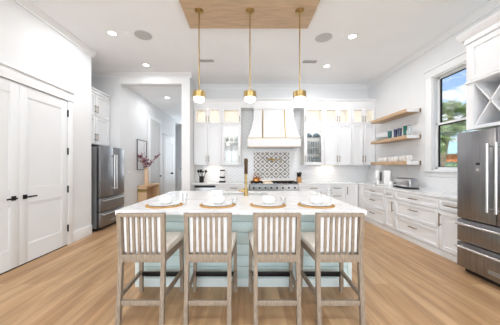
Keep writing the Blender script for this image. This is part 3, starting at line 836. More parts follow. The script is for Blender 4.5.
# ------------------------------------------------------------------ open shelves on the right wall
SY0, SY1, SX = 4.474, 5.76, 3.22
def open_shelf(zt, th, label):
    t = thing('wall_shelf', label, 'shelf', (XR, SY0, zt - th), 0, 'open oak shelves on the right wall')
    MB().box(SX - XR, -0.001, 0.006, SY1 - SY0, 0, th, bev=0.002).build('plank', 'oak', t)
    e = MB().box(SX - XR, -0.03, 0.0, 0.006, 0.0, th, bev=0.001).build('lit_end_face', 'ceramic', t)  # end face painted white, its lit tone put into the colour
    e['label'] = 'lit end of the shelf, painted white'
    MB().box(-0.03, -0.001, -0.004, 0.006, -0.004, th + 0.004).build('bracket', 'bronze', t)
    return t
open_shelf(2.512, 0.066, 'top oak shelf on the right wall, holding nothing')
open_shelf(1.985, 0.066, 'middle oak shelf with coloured glasses on the right wall')
open_shelf(1.465, 0.075, 'lowest oak shelf with a row of white cups')

def lobj(name, label, cat, loc, prof, material, group=None, n=24, rz=0):
    o = MB().lathe(prof, n=n).build(name, material, loc=loc)
    return tag(o, label, cat, group)
def tumbler_prof(r0, r1, h, th=0.004): return [(0, 0), (r0, 0), (r1, h), (r1 - th, h), (r0 - th, 0.008), (0, 0.008)]
# tumblers on the middle shelf
ZS = 1.985
for (y, h, r, mm, lab) in ((5.20, 0.185, 0.042, 'tealglass', 'teal glass tumbler beside the plate stack on the middle shelf'),
                           (5.00, 0.190, 0.036, 'blueglass', 'deep blue glass tumbler on the middle shelf'),
                           (4.865, 0.195, 0.040, 'slateglass', 'slate blue glass tumbler on the middle shelf'),
                           (4.70, 0.215, 0.034, 'greenglass', 'tall sea green glass tumbler on the middle shelf')):
    lobj('glass_tumbler', lab, 'glass', (3.345, y, ZS), tumbler_prof(r * 0.86, r * 1.08, h), mm, 'coloured tumblers on the middle shelf')
# clear patterned bottle
bt = thing('glass_carafe', 'clear glass carafe with pale dots near the end of the middle shelf', 'carafe', (3.33, 4.555, ZS))
MB().lathe([(0, 0), (0.045, 0), (0.046, 0.10), (0.036, 0.15), (0.036, 0.205), (0.033, 0.205), (0.033, 0.15), (0.042, 0.10), (0.042, 0.006), (0, 0.006)], n=22).build('body', 'tglass', bt)
m = MB()
for k in range(3):
    for j in range(6):
        a = j * PI / 3 + k * 0.5; m.lathe([(0, -0.012), (0.010, -0.006), (0.010, 0.006), (0, 0.012)], (0.047 * math.cos(a), 0.047 * math.sin(a), 0.03 + 0.03 * k), 8)
m.build('raised_dots', 'ceramic', bt)
MB().cyl((0, 0, 0.2), (0, 0, 0.222), 0.034, n=18).build('stopper', 'vent', bt)
# plates, each one a thing
for k in range(6):
    lobj('plate', 'white plate in the stack on the middle shelf', 'plate', (3.355, 5.47, ZS + 0.0125 * k), [(0, 0), (0.08, 0), (0.13, 0.012), (0.135, 0.0118), (0.135, 0.0135), (0.128, 0.016), (0.078, 0.006), (0, 0.006)], 'ceramic', 'stack of white plates on the middle shelf', 30)
# cups on the lowest shelf
ZC = 1.465
def cup(loc, rz, s, lab):
    t = thing('cup', lab, 'cup', loc, rz, 'white cups on the lowest shelf'); t.scale = (s, s, s)
    MB().lathe([(0, 0), (0.026, 0), (0.028, 0.006), (0.042, 0.03), (0.046, 0.082), (0.042, 0.082), (0.038, 0.032), (0.022, 0.009), (0, 0.009)], n=22).build('bowl', 'ceramic', t)
    MB().tube([(0.041, 0, 0.066), (0.062, 0, 0.068), (0.072, 0, 0.048), (0.062, 0, 0.026), (0.038, 0, 0.026)], 0.005).build('handle', 'ceramic', t)
ycups = [4.535, 4.67, 4.80, 4.92, 5.04, 5.16, 5.29, 5.42, 5.55]
labs = ['white cup at the near white end of the lowest shelf', 'second white cup from the near end of the lowest shelf', 'third white cup from the near end of the lowest shelf',
        'fourth white cup from the near end of the lowest shelf', 'white cup in the middle of the row of nine', 'fourth white cup from the far end of the lowest shelf',
        'third white cup from the far end of the lowest shelf', 'second white cup from the far end of the lowest shelf', 'white cup at the far corner end of the lowest shelf']
for i, y in enumerate(ycups):
    cup((3.33 + 0.02 * ((i * 7) % 3 - 1), y, ZC), -2.2 + 0.5 * (i % 3), (1.4 if i < 2 else 1.28 if i < 6 else 1.15), labs[i])

# ------------------------------------------------------------------ things on the right counter
CT = 0.914
cm = thing('coffee_maker', 'white and chrome coffee maker in the corner of the right counter', 'coffee maker', (3.24, 5.25, CT), -PI / 4)
MB().box(-0.17, 0.15, -0.09, 0.09, 0, 0.03, bev=0.008).build('base', 'chrome', cm)
MB().box(0.01, 0.15, -0.085, 0.085, 0.03, 0.345, bev=0.012).build('water_tank', 'ceramic', cm)
MB().box(-0.165, -0.095, -0.05, 0.05, 0.14, 0.345, bev=0.01).build('brew_head', 'ceramic', cm)
MB().box(-0.095, -0.01, -0.03, 0.045, 0.03, 0.32, bev=0.004).build('column', 'vent', cm)
MB().box(-0.07, -0.035, -0.034, -0.03, 0.10, 0.30).build('front_strip', 'dark', cm)
MB().lathe([(0, 0.03), (0.045, 0.03), (0.05, 0.10), (0.035, 0.125), (0.033, 0.125), (0.047, 0.10), (0.042, 0.034), (0, 0.034)], (-0.12, -0.02, 0), 20).build('carafe', 'chrome', cm)
lobj('milk_jug', 'small white jug between coffee maker and toaster', 'jug', (3.22, 4.955, CT), [(0, 0), (0.035, 0), (0.048, 0.05), (0.04, 0.10), (0.03, 0.115), (0.028, 0.115), (0.036, 0.10), (0.044, 0.05), (0.032, 0.006), (0, 0.006)], 'ceramic')
ts = thing('toaster', 'long polished steel toaster on the right counter below the cups', 'toaster', (3.26, 4.57, CT), RZ - 0.06)
MB().box(-0.265, 0.265, -0.10, 0.10, 0.018, 0.205, bev=0.05, seg=4).build('body', 'lsteel', ts)
MB().box(-0.255, 0.255, -0.095, 0.095, 0.0, 0.022, bev=0.006).build('base', 'dark', ts)
MB().box(-0.2, 0.2, -0.05, -0.012, 0.2, 0.209).box(-0.2, 0.2, 0.012, 0.05, 0.2, 0.209).build('slot', 'dark', ts)
MB().box(0.02, 0.16, -0.106, -0.098, 0.05, 0.062, bev=0.002).build('crumb_tray_grip', 'ceramic', ts)
MB().cyl((-0.18, -0.1, 0.09), (-0.18, -0.115, 0.09), 0.016, n=16).build('dial', 'dark', ts)
MB().box(-0.285, -0.26, -0.02, 0.02, 0.11, 0.13, bev=0.004).build('lever', 'dark', ts)

# ------------------------------------------------------------------ things on the back counters
ck = thing('utensil_crock', 'black ceramic crock on the counter beside the hall pier', 'crock', (-1.19, 6.17, CT))
MB().lathe([(0, 0), (0.058, 0), (0.062, 0.01), (0.062, 0.17), (0.056, 0.17), (0.056, 0.012), (0, 0.012)], n=24).build('pot', 'dark', ck)
UT = 'black cooking utensils in the crock'
for i, (dx, dy, lean, kind, lab) in enumerate(((-0.028, 0.0, -0.30, 'spoon', 'black spoon leaning furthest left in the crock'), (-0.006, 0.024, -0.08, 'turner', 'black slotted turner standing upright in the crock'),
                                               (0.006, -0.026, 0.16, 'ladle', 'black ladle leaning slightly right in the crock'), (0.03, 0.012, 0.42, 'spoon', 'black spoon leaning furthest right in the crock'))):
    t = thing('cooking_' + kind, lab, 'utensil', (-1.19 + dx, 6.17 + dy, CT + 0.014), 0, UT); t.rotation_euler = (0, lean * 0.7, 0); t.scale = (1.25, 1.25, 1.15)
    MB().cyl((0, 0, 0), (0, 0, 0.23), 0.006, n=10).build('handle', 'dark', t)
    if kind == 'spoon': MB().lathe([(0, 0.22), (0.018, 0.235), (0.026, 0.262), (0.020, 0.29), (0, 0.30)], n=14).build('head', 'dark', t)
    elif kind == 'turner': MB().box(-0.032, 0.032, -0.003, 0.003, 0.22, 0.30, bev=0.002).build('head', 'dark', t)
    else: MB().lathe([(0, 0.225), (0.025, 0.232), (0.035, 0.262), (0.033, 0.262), (0.023, 0.236), (0, 0.23)], n=16).build('head', 'dark', t)
cg = thing('coffee_grinder', 'small white and black coffee grinder on the left back counter', 'coffee grinder', (-0.62, 6.16, CT))
MB().box(-0.085, 0.085, -0.08, 0.08, 0, 0.045, bev=0.012).build('base', 'dark', cg)
MB().lathe([(0, 0.045), (0.06, 0.045), (0.06, 0.12), (0, 0.12)], n=24).build('jar', 'ceramic', cg)
MB().lathe([(0, 0.12), (0.072, 0.12), (0.075, 0.165), (0, 0.165)], n=24).build('collar', 'dark', cg)
MB().lathe([(0, 0.165), (0.065, 0.165), (0.07, 0.315), (0, 0.315)], n=24).build('hopper', 'ceramic', cg)
MB().lathe([(0, 0.315), (0.072, 0.315), (0.072, 0.345), (0.02, 0.352), (0, 0.352)], n=24).build('lid', 'dark', cg)
# knife block
kb = thing('knife_block', 'slanted wooden knife block on the counter right of the range', 'knife block', (1.475, 6.12, CT))
MB().prism([(-0.07, 0), (0.07, 0), (0.095, 0.105), (0.0, 0.16), (-0.07, 0.05)], 'x', -0.055, 0.055).build('block', 'blockwood', kb)
KN = 'black handled knives in the wooden block'
klab = ['black knife handle at the front left of the wooden block', 'black knife handle at the front right of the wooden block', 'black knife handle in the middle of the wooden block', 'black knife handle at the back left of the wooden block', 'black knife handle at the back right of the wooden block']
for i, (dx, dy, dz, ln) in enumerate(((-0.028, 0.015, 0.152, 0.12), (0.028, 0.015, 0.152, 0.12), (0.0, 0.045, 0.135, 0.17), (-0.030, 0.07, 0.121, 0.18), (0.030, 0.07, 0.121, 0.18))):
    t = thing('knife', klab[i], 'knife', (1.475 + dx, 6.12 + dy, CT + dz), 0, KN); t.rotation_euler = (math.radians(28), 0.12 * (1 if dx > 0 else -1 if dx < 0 else 0), 0)
    MB().box(-0.017, 0.017, -0.012, 0.012, 0.0, ln, bev=0.004).build('handle', 'dark', t)
    MB().box(-0.010, 0.010, -0.0012, 0.0012, -0.08, 0.0).build('blade', 'chrome', t)

# ------------------------------------------------------------------ glassware and bowls in the display cabinets
def wine_prof(h, r): return [(0, 0), (r * 0.8, 0), (r * 0.78, 0.004), (0.006, 0.008), (0.005, h * 0.42), (r * 0.55, h * 0.5), (r, h * 0.68), (r * 0.8, h), (r * 0.77, h), (r * 0.95, h * 0.68), (r * 0.5, h * 0.52), (0, h * 0.47)]
for zsh, lev in ((2.17, 'upper'), (1.98, 'lower')):
    for i, wd in enumerate(('left', 'middle', 'right')):
        lobj('wine_glass', 'clear wine glass, %s one on the %s shelf of the cabinet left of the hood' % (wd, lev), 'glass', (LG0 + 0.14 + i * 0.122, UY + 0.15, zsh), wine_prof(0.15, 0.043), 'tglass', 'wine glasses in the left display cabinet', 16)
for i, wd in enumerate(('left', 'right')):
    t = thing('serving_tray', 'tall white tray standing on end at the %s of the left display cabinet' % wd, 'tray', (LG0 + 0.155 + i * 0.205, UY + 0.16, U0 + 0.018), 0, 'white trays standing in the left display cabinet')
    MB().box(-0.096, 0.096, 0, 0.012, 0.0, 0.50, bev=0.004).build('board', 'ceramic', t)
    MB().box(-0.096, -0.086, -0.015, 0, 0, 0.50, bev=0.003).box(0.086, 0.096, -0.015, 0, 0, 0.50, bev=0.003).box(-0.096, 0.096, -0.015, 0, 0, 0.01).box(-0.096, 0.096, -0.015, 0, 0.49, 0.50).build('rim', 'ceramic', t)
for i, wd in enumerate(('left', 'right')):
    lobj('serving_bowl', 'dark teal bowl upside down on the top shelf, %s one of two' % wd, 'bowl', (RG0 + 0.165 + i * 0.21, UY + 0.15, 2.15), [(0.098, 0), (0.10, 0.005), (0.088, 0.06), (0.045, 0.105), (0.04, 0.115), (0.032, 0.115), (0.03, 0.105), (0, 0.102)], 'navy', 'dark teal bowls in the right display cabinet', 26)
for zsh, h, lev in ((1.91, 0.13, 'second'), (1.72, 0.14, 'third'), (U0 + 0.018, 0.21, 'bottom')):
    for i, wd in enumerate(('left', 'middle', 'right')):
        lobj('drinking_glass', 'aqua clear drinking glass, %s one on the %s shelf right of the hood' % (wd, lev), 'glass', (RG0 + 0.145 + i * 0.125, UY + 0.13, zsh), tumbler_prof(0.036, 0.046, h), 'tglass', 'drinking glasses in the right display cabinet', 18)

# ------------------------------------------------------------------ island
IX0, IX1, IY0, IY1 = -1.24, 1.205, 2.54, 4.02
isl = thing('kitchen_island', 'pale teal shiplap kitchen island in the middle of the room', 'kitchen island', ((IX0 + IX1) / 2, IY0, 0))
hw = (IX1 - IX0) / 2; dp = IY1 - IY0
m = MB()   # four-sided body, open inside so that the sink can hang in it
m.box(-hw + 0.01, hw - 0.01, 0.02, 0.04, 0, CZ - 0.01); m.box(-hw + 0.01, hw - 0.01, dp - 0.02, dp, 0, CZ - 0.01)
m.box(-hw + 0.01, -hw + 0.03, 0.04, dp - 0.02, 0, CZ - 0.01); m.box(hw - 0.03, hw - 0.01, 0.04, dp - 0.02, 0, CZ - 0.01)
m.build('body', 'teal', isl)
m = MB(); nb = 6; z0 = 0.10; bh = (CZ - 0.012 - z0) / nb
for k in range(nb): m.box(-hw + 0.04, hw - 0.04, 0.004, 0.02, z0 + k * bh + 0.003, z0 + (k + 1) * bh - 0.003, bev=0.002)
m.build('shiplap_panel', 'teal', isl)
for sx_ in (-1, 1):
    MB().box(sx_ * hw - (0.045 if sx_ > 0 else 0), sx_ * hw + (0 if sx_ > 0 else 0.045), -0.004, 0.03, 0, CZ - 0.01, bev=0.003).build('corner_post', 'tealw', isl)
MB().box(-hw + 0.045, hw - 0.045, -0.004, 0.02, 0, 0.10, bev=0.004).build('baseboard', 'tealw', isl)
# marble top with a cut-out for the sink
TX0, TX1, TY0, TY1 = -1.315, 1.235, 2.275, 4.09
SX0, SX1, SYa, SYb = -0.355, 0.36, 3.50, 3.80
def slab_hole(xs, ys, z0, z1):
    b = bmesh.new(); V = {}
    for k, z in enumerate((z0, z1)):
        for i, x in enumerate(xs):
            for j, y in enumerate(ys): V[i, j, k] = b.verts.new((x, y, z))
    for i in range(3):
        for j in range(3):
            if (i, j) == (1, 1): continue
            b.faces.new((V[i, j, 1], V[i + 1, j, 1], V[i + 1, j + 1, 1], V[i, j + 1, 1])); b.faces.new((V[i, j, 0], V[i, j + 1, 0], V[i + 1, j + 1, 0], V[i + 1, j, 0]))
    def wl(p, q): b.faces.new((V[p + (0,)], V[q + (0,)], V[q + (1,)], V[p + (1,)]))
    for i in range(3): wl((i, 0), (i + 1, 0)); wl((i + 1, 3), (i, 3)); wl((0, i + 1), (0, i)); wl((3, i), (3, i + 1))
    wl((1, 2), (1, 1)); wl((2, 1), (2, 2)); wl((1, 1), (2, 1)); wl((2, 2), (1, 2))
    bmesh.ops.recalc_face_normals(b, faces=b.faces[:])
    es = [e for e in b.edges if len(e.link_faces) == 2 and e.calc_face_angle(0) > 1.0 and (min(v.co.y for v in e.verts) < TY0 + 1e-4 and max(v.co.y for v in e.verts) < TY0 + 1e-4)]
    bmesh.ops.bevel(b, geom=es, offset=0.006, segments=2, affect='EDGES')
    return b
mb = MB(); mb.bm.free(); mb.bm = slab_hole((TX0, SX0, SX1, TX1), (TY0, SYa, SYb, TY1), CZ - 0.01, 0.914)
tag(mb.build('island_countertop', 'marble', smooth=False), 'large white marble slab on the teal island', 'countertop')
sk = thing('kitchen_sink', 'steel sink sunk in the island slab beside the brass faucet', 'sink', ((SX0 + SX1) / 2, (SYa + SYb) / 2, 0.69))
a, b = (SX1 - SX0) / 2 + 0.004, (SYb - SYa) / 2 + 0.004
MB().box(-a - 0.01, a + 0.01, -b - 0.01, b + 0.01, 0, 0.006).box(-a - 0.01, -a, -b, b, 0, 0.178).box(a, a + 0.01, -b, b, 0, 0.178).box(-a - 0.01, a + 0.01, -b - 0.01, -b, 0, 0.178).box(-a - 0.01, a + 0.01, b, b + 0.01, 0, 0.178).build('basin', 'steel', sk)
MB().cyl((0, 0, 0.006), (0, 0, 0.010), 0.04, n=20).build('drain', 'chrome', sk)
# faucet
fc = thing('kitchen_faucet', 'tall brass faucet with a coiled dark spring neck on the island', 'faucet', (0.015, 3.43, CT))
MB().lathe([(0, 0), (0.040, 0), (0.040, 0.012), (0.033, 0.02), (0.033, 0.115), (0, 0.115)], n=22).build('base', 'brass', fc)
MB().cyl((0, 0, 0.075), (-0.06, 0, 0.075), 0.024, n=14).cyl((-0.05, 0, 0.075), (-0.11, -0.01, 0.082), 0.016, n=12).build('lever', 'brass', fc)
MB().cyl((0, 0, 0.115), (0, 0, 0.36), 0.014, n=16).cyl((0, 0, 0.245), (0, 0, 0.275), 0.022, n=16).cyl((0, 0, 0.255), (0, 0.19, 0.255), 0.008, n=10).lathe([(0.017, -0.012), (0.024, -0.012), (0.024, 0.012), (0.017, 0.012), (0.017, -0.012)], (0, 0.205, 0.255), 16).build('riser', 'brass', fc)
arch = [(0, 0, 0.33 + 0.02 * k) for k in range(4)] + [(0, 0.1025 - 0.1025 * math.cos(PI * k / 16), 0.42 + 0.125 * math.sin(PI * k / 16)) for k in range(1, 17)] + [(0, 0.205, 0.40 - 0.03 * k) for k in range(3)]
MB().tube(arch, 0.013, 12).build('hose', 'brass', fc)
m = MB(); hel = []
cum = [0]
A = [Vector(p) for p in arch]
for p, q in zip(A, A[1:]): cum.append(cum[-1] + (q - p).length)
NT = 46; NS = NT * 9
for k in range(NS + 1):
    d = cum[-1] * k / NS
    i = max(j for j in range(len(cum) - 1) if cum[j] <= d + 1e-9); f = (d - cum[i]) / (cum[i + 1] - cum[i])
    p = A[i].lerp(A[i + 1], f); tg = (A[i + 1] - A[i]).normalized(); u = Vector((1, 0, 0)); w_ = tg.cross(u)
    an = 2 * PI * NT * k / NS
    hel.append(p + (u * math.cos(an) + w_ * math.sin(an)) * 0.024)
m.tube(hel, 0.0055, 6); m.build('spring', 'spring', fc)
MB().cyl((0, 0.205, 0.345), (0, 0.205, 0.20), 0.020, n=16).cyl((0, 0.205, 0.20), (0, 0.205, 0.165), 0.020, 0.028, n=16).build('spray_head', 'brass', fc)

# ------------------------------------------------------------------ bar stools
def make_stool():
    t = thing('bar_stool', '', 'bar stool', (0, 0, 0), 0, 'grey wood bar stools at the island')
    # local: backrest at y=0 (towards the room), seat towards +y (towards the island)
    HB, HF, DF = 0.186, 0.222, 0.50
    lw = 0.035
    m = MB()
    for s in (-1, 1):
        # rear leg and back post in one bent upright
        m = MB(); pts = [(s * (HB + 0.001), -0.008, 0.0), (s * HB, 0.035, 0.56), (s * HB, 0.030, 0.66), (s * (HB + 0.004), 0.012, 0.955)]
        rings = []
        for (x, y, z) in pts:
            a_, b_ = lw / 2, 0.021
            rings.append([(x - a_, y - b_, z), (x + a_, y - b_, z), (x + a_, y + b_, z), (x - a_, y + b_, z)])
        m.loft(rings).build('rear_leg', 'greywood', t, smooth=False)
    for s in (-1, 1):
        MB().beam((s * HF, DF, 0), (s * (HF - 0.008), DF - 0.02, 0.585), 0.036, 0.036, bev=0.002).build('front_leg', 'greywood', t)
    MB().box(-HB - lw / 2, HB + lw / 2, -0.008, 0.032, 0.925, 0.955, bev=0.003).build('top_rail', 'greywood', t)
    MB().box(-HB + lw / 2 - 0.003, HB - lw / 2 + 0.003, 0.012, 0.048, 0.525, 0.592, bev=0.003).build('lower_back_rail', 'greywood', t)
    ns = 6; inner = 2 * HB - lw
    for k in range(ns):
        x = -inner / 2 + inner * (k + 1) / (ns + 1)
        MB().beam((x, 0.033, 0.58), (x, 0.013, 0.93), 0.0225, 0.016, bev=0.002).build('slat', 'greywood', t)
    # back cushion behind the slats
    MB().beam((0, 0.066, 0.60), (0, 0.046, 0.925), inner - 0.004, 0.045, bev=0.012).build('back_cushion', 'whitefab', t)
    # seat frame
    MB().beam((-HB, 0.05, 0.55), (-HF + 0.008, DF - 0.02, 0.55), 0.026, 0.066, (0, 0, 1)).beam((HB, 0.05, 0.55), (HF - 0.008, DF - 0.02, 0.55), 0.026, 0.066, (0, 0, 1)).box(-HF + 0.02, HF - 0.02, DF - 0.035, DF - 0.01, 0.517, 0.583).build('seat_frame', 'greywood', t)
    # seat cushion, wider at the front
    rings = []
    for (z, e) in ((0.583, 0.006), (0.592, 0.0), (0.632, -0.004), (0.648, 0.004), (0.655, 0.022)):
        x0, x1 = HB + 0.018 - e, HF + 0.018 - e; y0, y1 = 0.072 + e, DF + 0.012 - e
        rings.append([(-x0, y0, z), (x0, y0, z), (x1, y1, z), (-x1, y1, z)])
    MB().loft(rings).build('seat_cushion', 'linen', t, angle=60)
    # stretchers
    MB().box(-HB + 0.012, HB - 0.012, -0.004, 0.024, 0.158, 0.20, bev=0.002).build('stretcher', 'greywood', t)
    for s in (-1, 1):
        MB().beam((s * (HB + 0.004), 0.012, 0.225), (s * (HF - 0.003), DF - 0.015, 0.225), 0.022, 0.04, (0, 0, 1)).build('stretcher', 'greywood', t)
    o = MB().box(-HF + 0.016, HF - 0.016, DF - 0.026, DF - 0.002, 0.175, 0.222, bev=0.003).build('footrest', 'black', t)
    o['label'] = 'black metal footrest bar'
    return t
stool0 = make_stool()
for i, (x, lab) in enumerate(((-0.902, 'grey wood slat back bar stool at the left end of the island'), (-0.322, 'grey wood bar stool second from the left end of the island'),
                              (0.278, 'grey wood bar stool third from the left end of the island'), (0.824, 'grey wood slat back bar stool at the right end of the island'))):
    y = 1.945
    if i == 0: stool0.location = (x, y, 0); stool0['label'] = lab; stool0.rotation_euler = (0, 0, 0)
    else: dup(stool0, (x, y, 0), (0, 0.0, 0.0, 0.0)[i], lab)

# ------------------------------------------------------------------ place settings
def placemat(loc, lab):
    t = thing('placemat', lab, 'placemat', loc, 0, 'round woven placemats on the island')
    MB().lathe([(0, 0), (0.173, 0), (0.173, 0.010), (0, 0.010)], n=40).build('centre', 'linen', t)
    m = MB()
    for k in range(3):
        r = 0.178 + 0.0115 * k
        m.lathe([(r - 0.006, 0.0), (r + 0.006, 0.0), (r + 0.0065, 0.005), (r, 0.011), (r - 0.0065, 0.005), (r - 0.006, 0.0)], n=44)
    m.build('woven_rim', 'rattan', t)
    return t
where = ['in front of the leftmost stool', 'in front of the second stool from the left', 'in front of the third stool from the left', 'in front of the rightmost stool']
PX = [-0.925, -0.315, 0.262, 0.815]
PY = 2.59
plate_prof = [(0, 0), (0.11, 0), (0.158, 0.010), (0.171, 0.010), (0.171, 0.013), (0.156, 0.014), (0.108, 0.008), (0, 0.008)]
bowl_prof = [(0, 0), (0.042, 0), (0.052, 0.006), (0.072, 0.028), (0.077, 0.052), (0.068, 0.086), (0.064, 0.086), (0.072, 0.052), (0.067, 0.03), (0.045, 0.011), (0, 0.009)]
for i in range(4):
    placemat((PX[i], PY, CT), 'round golden woven placemat ' + where[i])
    lobj('dinner_plate', 'white dinner plate on the placemat ' + where[i], 'plate', (PX[i], PY, CT + 0.0101), plate_prof, 'ceramic', 'dinner plates on the island', 36)
    lobj('bowl', 'white bowl on the plate ' + where[i], 'bowl', (PX[i] + 0.01, PY + 0.01, CT + 0.0184), bowl_prof, 'ceramic', 'white bowls on the island plates', 30)
lobj('serving_bowl', 'deep white bowl standing on bare marble behind the second place setting', 'bowl', (-0.385, 3.08, CT), [(0, 0), (0.05, 0), (0.06, 0.006), (0.082, 0.05), (0.086, 0.115), (0.082, 0.115), (0.077, 0.052), (0.05, 0.012), (0, 0.01)], 'ceramic')
glasses = [(-0.715, 2.66, 0.125, 0.034, 'tall clear glass right of the leftmost place setting'), (-0.125, 2.68, 0.075, 0.036, 'short clear glass right of the second place setting'),
           (0.455, 2.68, 0.075, 0.036, 'short clear glass right of the third place setting'), (1.00, 2.68, 0.185, 0.036, 'tallest clear glass right of the rightmost place setting'),
           (0.925, 2.80, 0.13, 0.034, 'middle sized clear glass behind the tallest glass at the right end')]
for x, y, h, r, lab in glasses:
    lobj('water_glass', lab, 'glass', (x, y, CT), tumbler_prof(r * 0.8, r, h, 0.003), 'glass', 'clear glasses on the island', 20)

# ------------------------------------------------------------------ ceiling: wooden panel, pendants, recessed fittings
cpn = thing('ceiling_panel', 'light wood veneer panel on the ceiling above the island', 'ceiling panel', (0.062, 3.15, 3.60))
MB().box(-0.94, 0.94, -0.52, 0.49, 0.0, H - 3.60).build('veneer_board', 'panel', cpn)
m = MB(); m.box(-0.952, -0.94, -0.532, 0.502, -0.004, H - 3.60).box(0.94, 0.952, -0.532, 0.502, -0.004, H - 3.60).box(-0.94, 0.94, 0.49, 0.502, -0.004, H - 3.60).box(-0.94, 0.94, -0.532, -0.52, -0.004, H - 3.60)
m.build('edge_strip', 'panel', cpn)
def pendant(x, lab):
    t = thing('pendant_lamp', lab, 'pendant lamp', (x, 3.24, 2.25), 0, 'three brass pendants over the island')
    top = 3.60 - 2.25
    MB().lathe([(0, top - 0.03), (0.03, top - 0.03), (0.062, top - 0.018), (0.064, top), (0, top)], n=28).build('canopy', 'brass', t)
    MB().cyl((0, 0, 0.18), (0, 0, top - 0.02), 0.0085, n=12).build('rod', 'brass', t)
    MB().lathe([(0, 0.182), (0.088, 0.182), (0.092, 0.178), (0.092, 0.098), (0.088, 0.098), (0.088, 0.170), (0, 0.170)], n=36).build('shade', 'brass', t)
    MB().lathe([(0, 0.165), (0.080, 0.165), (0.080, 0.075), (0.074, 0.052), (0.058, 0.040), (0, 0.037)], n=32).build('diffuser', 'glow', t)
    l = bpy.data.lights.new('pendant_bulb', 'POINT'); l.energy = 6; l.color = (1.0, 0.93, 0.84); l.shadow_soft_size = 0.06
    lo = bpy.data.objects.new('pendant_bulb', l); COL.objects.link(lo); lo.parent = t; lo.location = (0, 0, -0.03)
pendant(-0.662, 'brass pendant lamp on the left of three over the island')
pendant(0.072, 'brass pendant lamp in the middle of three over the island')
pendant(0.787, 'brass pendant lamp on the right of three over the island')

def downlight(x, y, z, lab, power=27):
    t = thing('recessed_light', lab, 'ceiling light', (x, y, z), 0, 'recessed ceiling lights')
    MB().lathe([(0.062, -0.001), (0.088, -0.001), (0.09, -0.006), (0.064, -0.010), (0.062, -0.001)], n=28).build('trim_ring', 'trim', t)
    MB().cyl((0, 0, -0.006), (0, 0, -0.001), 0.063, n=28).build('lens', 'lens', t)
    l = bpy.data.lights.new('downlight', 'AREA'); l.shape = 'DISK'; l.size = 0.12; l.energy = power; l.color = (0.97, 0.98, 1.0)
    lo = bpy.data.objects.new('downlight', l); COL.objects.link(lo); lo.parent = t; lo.location = (0, 0, -0.012)
downlight(-2.29, 3.88, H, 'lit recessed ceiling light left of the wood panel, beside the speaker')
downlight(1.90, 3.98, H, 'lit recessed ceiling light right of the wood panel, beside the speaker')
downlight(-2.24, 5.10, H, 'lit recessed ceiling light in front of the hall opening', 5)
downlight(1.87, 5.15, H, 'lit recessed ceiling light nearest the right cabinets on the back wall', 24)
downlight(-2.37, 6.85, 3.45, 'lit recessed ceiling light inside the hall', 17)
for (x, y, lab) in ((-1.6, 0.4, 'added unseen ceiling light over the left door side of the room'), (1.7, 0.4, 'added unseen ceiling light over the large fridge side of the room'),
                    (-1.2, -2.6, 'left added unseen ceiling light far behind the stools'), (1.2, -2.6, 'right added unseen ceiling light far behind the stools')):
    downlight(x, y, H, lab, 30)  # out-of-view lights added to even out the room's brightness
def disc(name, x, y, r, m, lab, cat, group):
    t = thing(name, lab, cat, (x, y, H), 0, group)
    MB().lathe([(0, -0.006), (r * 0.9, -0.006), (r * 0.9, -0.001), (0, -0.001)], n=36).build('grille', m, t)
    MB().lathe([(r * 0.9, -0.001), (r, -0.001), (r, -0.006), (r * 0.95, -0.010), (r * 0.9, -0.006), (r * 0.9, -0.001)], n=36).build('rim', m, t)
disc('ceiling_speaker', -1.785, 3.95, 0.145, 'grille', 'large round grey speaker grille in the ceiling left of the pendants', 'speaker', 'round ceiling speakers')
disc('ceiling_speaker', 1.405, 4.02, 0.145, 'grille', 'large round grey speaker grille in the ceiling right of the pendants', 'speaker', 'round ceiling speakers')
disc('ceiling_sensor', -2.03, 3.90, 0.055, 'ceil', 'small white disc in the ceiling between left light and speaker', 'sensor', 'small white ceiling discs')
disc('ceiling_sensor', 1.71, 3.98, 0.055, 'ceil', 'small white disc in the ceiling between right speaker and light', 'sensor', 'small white ceiling discs')
def vent(x, y, lab):
    t = thing('ceiling_vent', lab, 'vent', (x, y, H), 0, 'ceiling air vents')
    MB().box(-0.15, 0.15, -0.055, -0.04, -0.010, 0).box(-0.15, 0.15, 0.04, 0.055, -0.010, 0).box(-0.15, -0.135, -0.04, 0.04, -0.010, 0).box(0.135, 0.15, -0.04, 0.04, -0.010, 0).build('frame', 'vent', t)
    m = MB()
    for k in range(5): m.beam((-0.135, -0.032 + 0.016 * k, -0.006), (0.135, -0.032 + 0.016 * k, -0.006), 0.014, 0.003, (0, 0.6, 0.8))
    m.build('louvre', 'vent', t)
vent(-0.83, 4.90, 'slim grey air vent in the ceiling behind the left pendant')
vent(1.42, 4.94, 'slim grey air vent in the ceiling behind the right pendant')

# ------------------------------------------------------------------ hall furniture
cs = thing('console_table', 'pale oak waterfall console table against the hall wall', 'console table', (OX0 + 0.012, 6.50, 0))
MB().box(0, 0.25, 0, 1.0, 0.74, 0.80, bev=0.003).build('top', 'oakpale', cs)
MB().box(0, 0.25, 0, 0.06, 0, 0.74, bev=0.003).build('side_panel', 'oakpale', cs)
MB().box(0, 0.25, 0.94, 1.0, 0, 0.74, bev=0.003).build('side_panel', 'oakpale', cs)
MB().box(0.0, 0.02, 0.06, 0.94, 0.0, 0.74).build('back_panel', 'oakpale', cs)
MB().box(0.02, 0.24, 0.06, 0.94, 0.10, 0.13).build('shelf', 'oakpale', cs)
MB().box(-0.002, 0.252, -0.003, 0.062, 0.60, 0.70).build('brass_band', 'brass', cs)
vs = thing('vase', 'tall blush coloured vase on the hall console', 'vase', (-2.97, 6.77, 0.80))
MB().lathe([(0, 0), (0.058, 0), (0.066, 0.02), (0.074, 0.20), (0.06, 0.40), (0.052, 0.46), (0.06, 0.515), (0.055, 0.515), (0.047, 0.46), (0.055, 0.40), (0.068, 0.20), (0.06, 0.012), (0, 0.012)], n=26).build('body', 'vase', vs)
BR = 'blossom branches in the hall vase'
rb = random.Random(3)
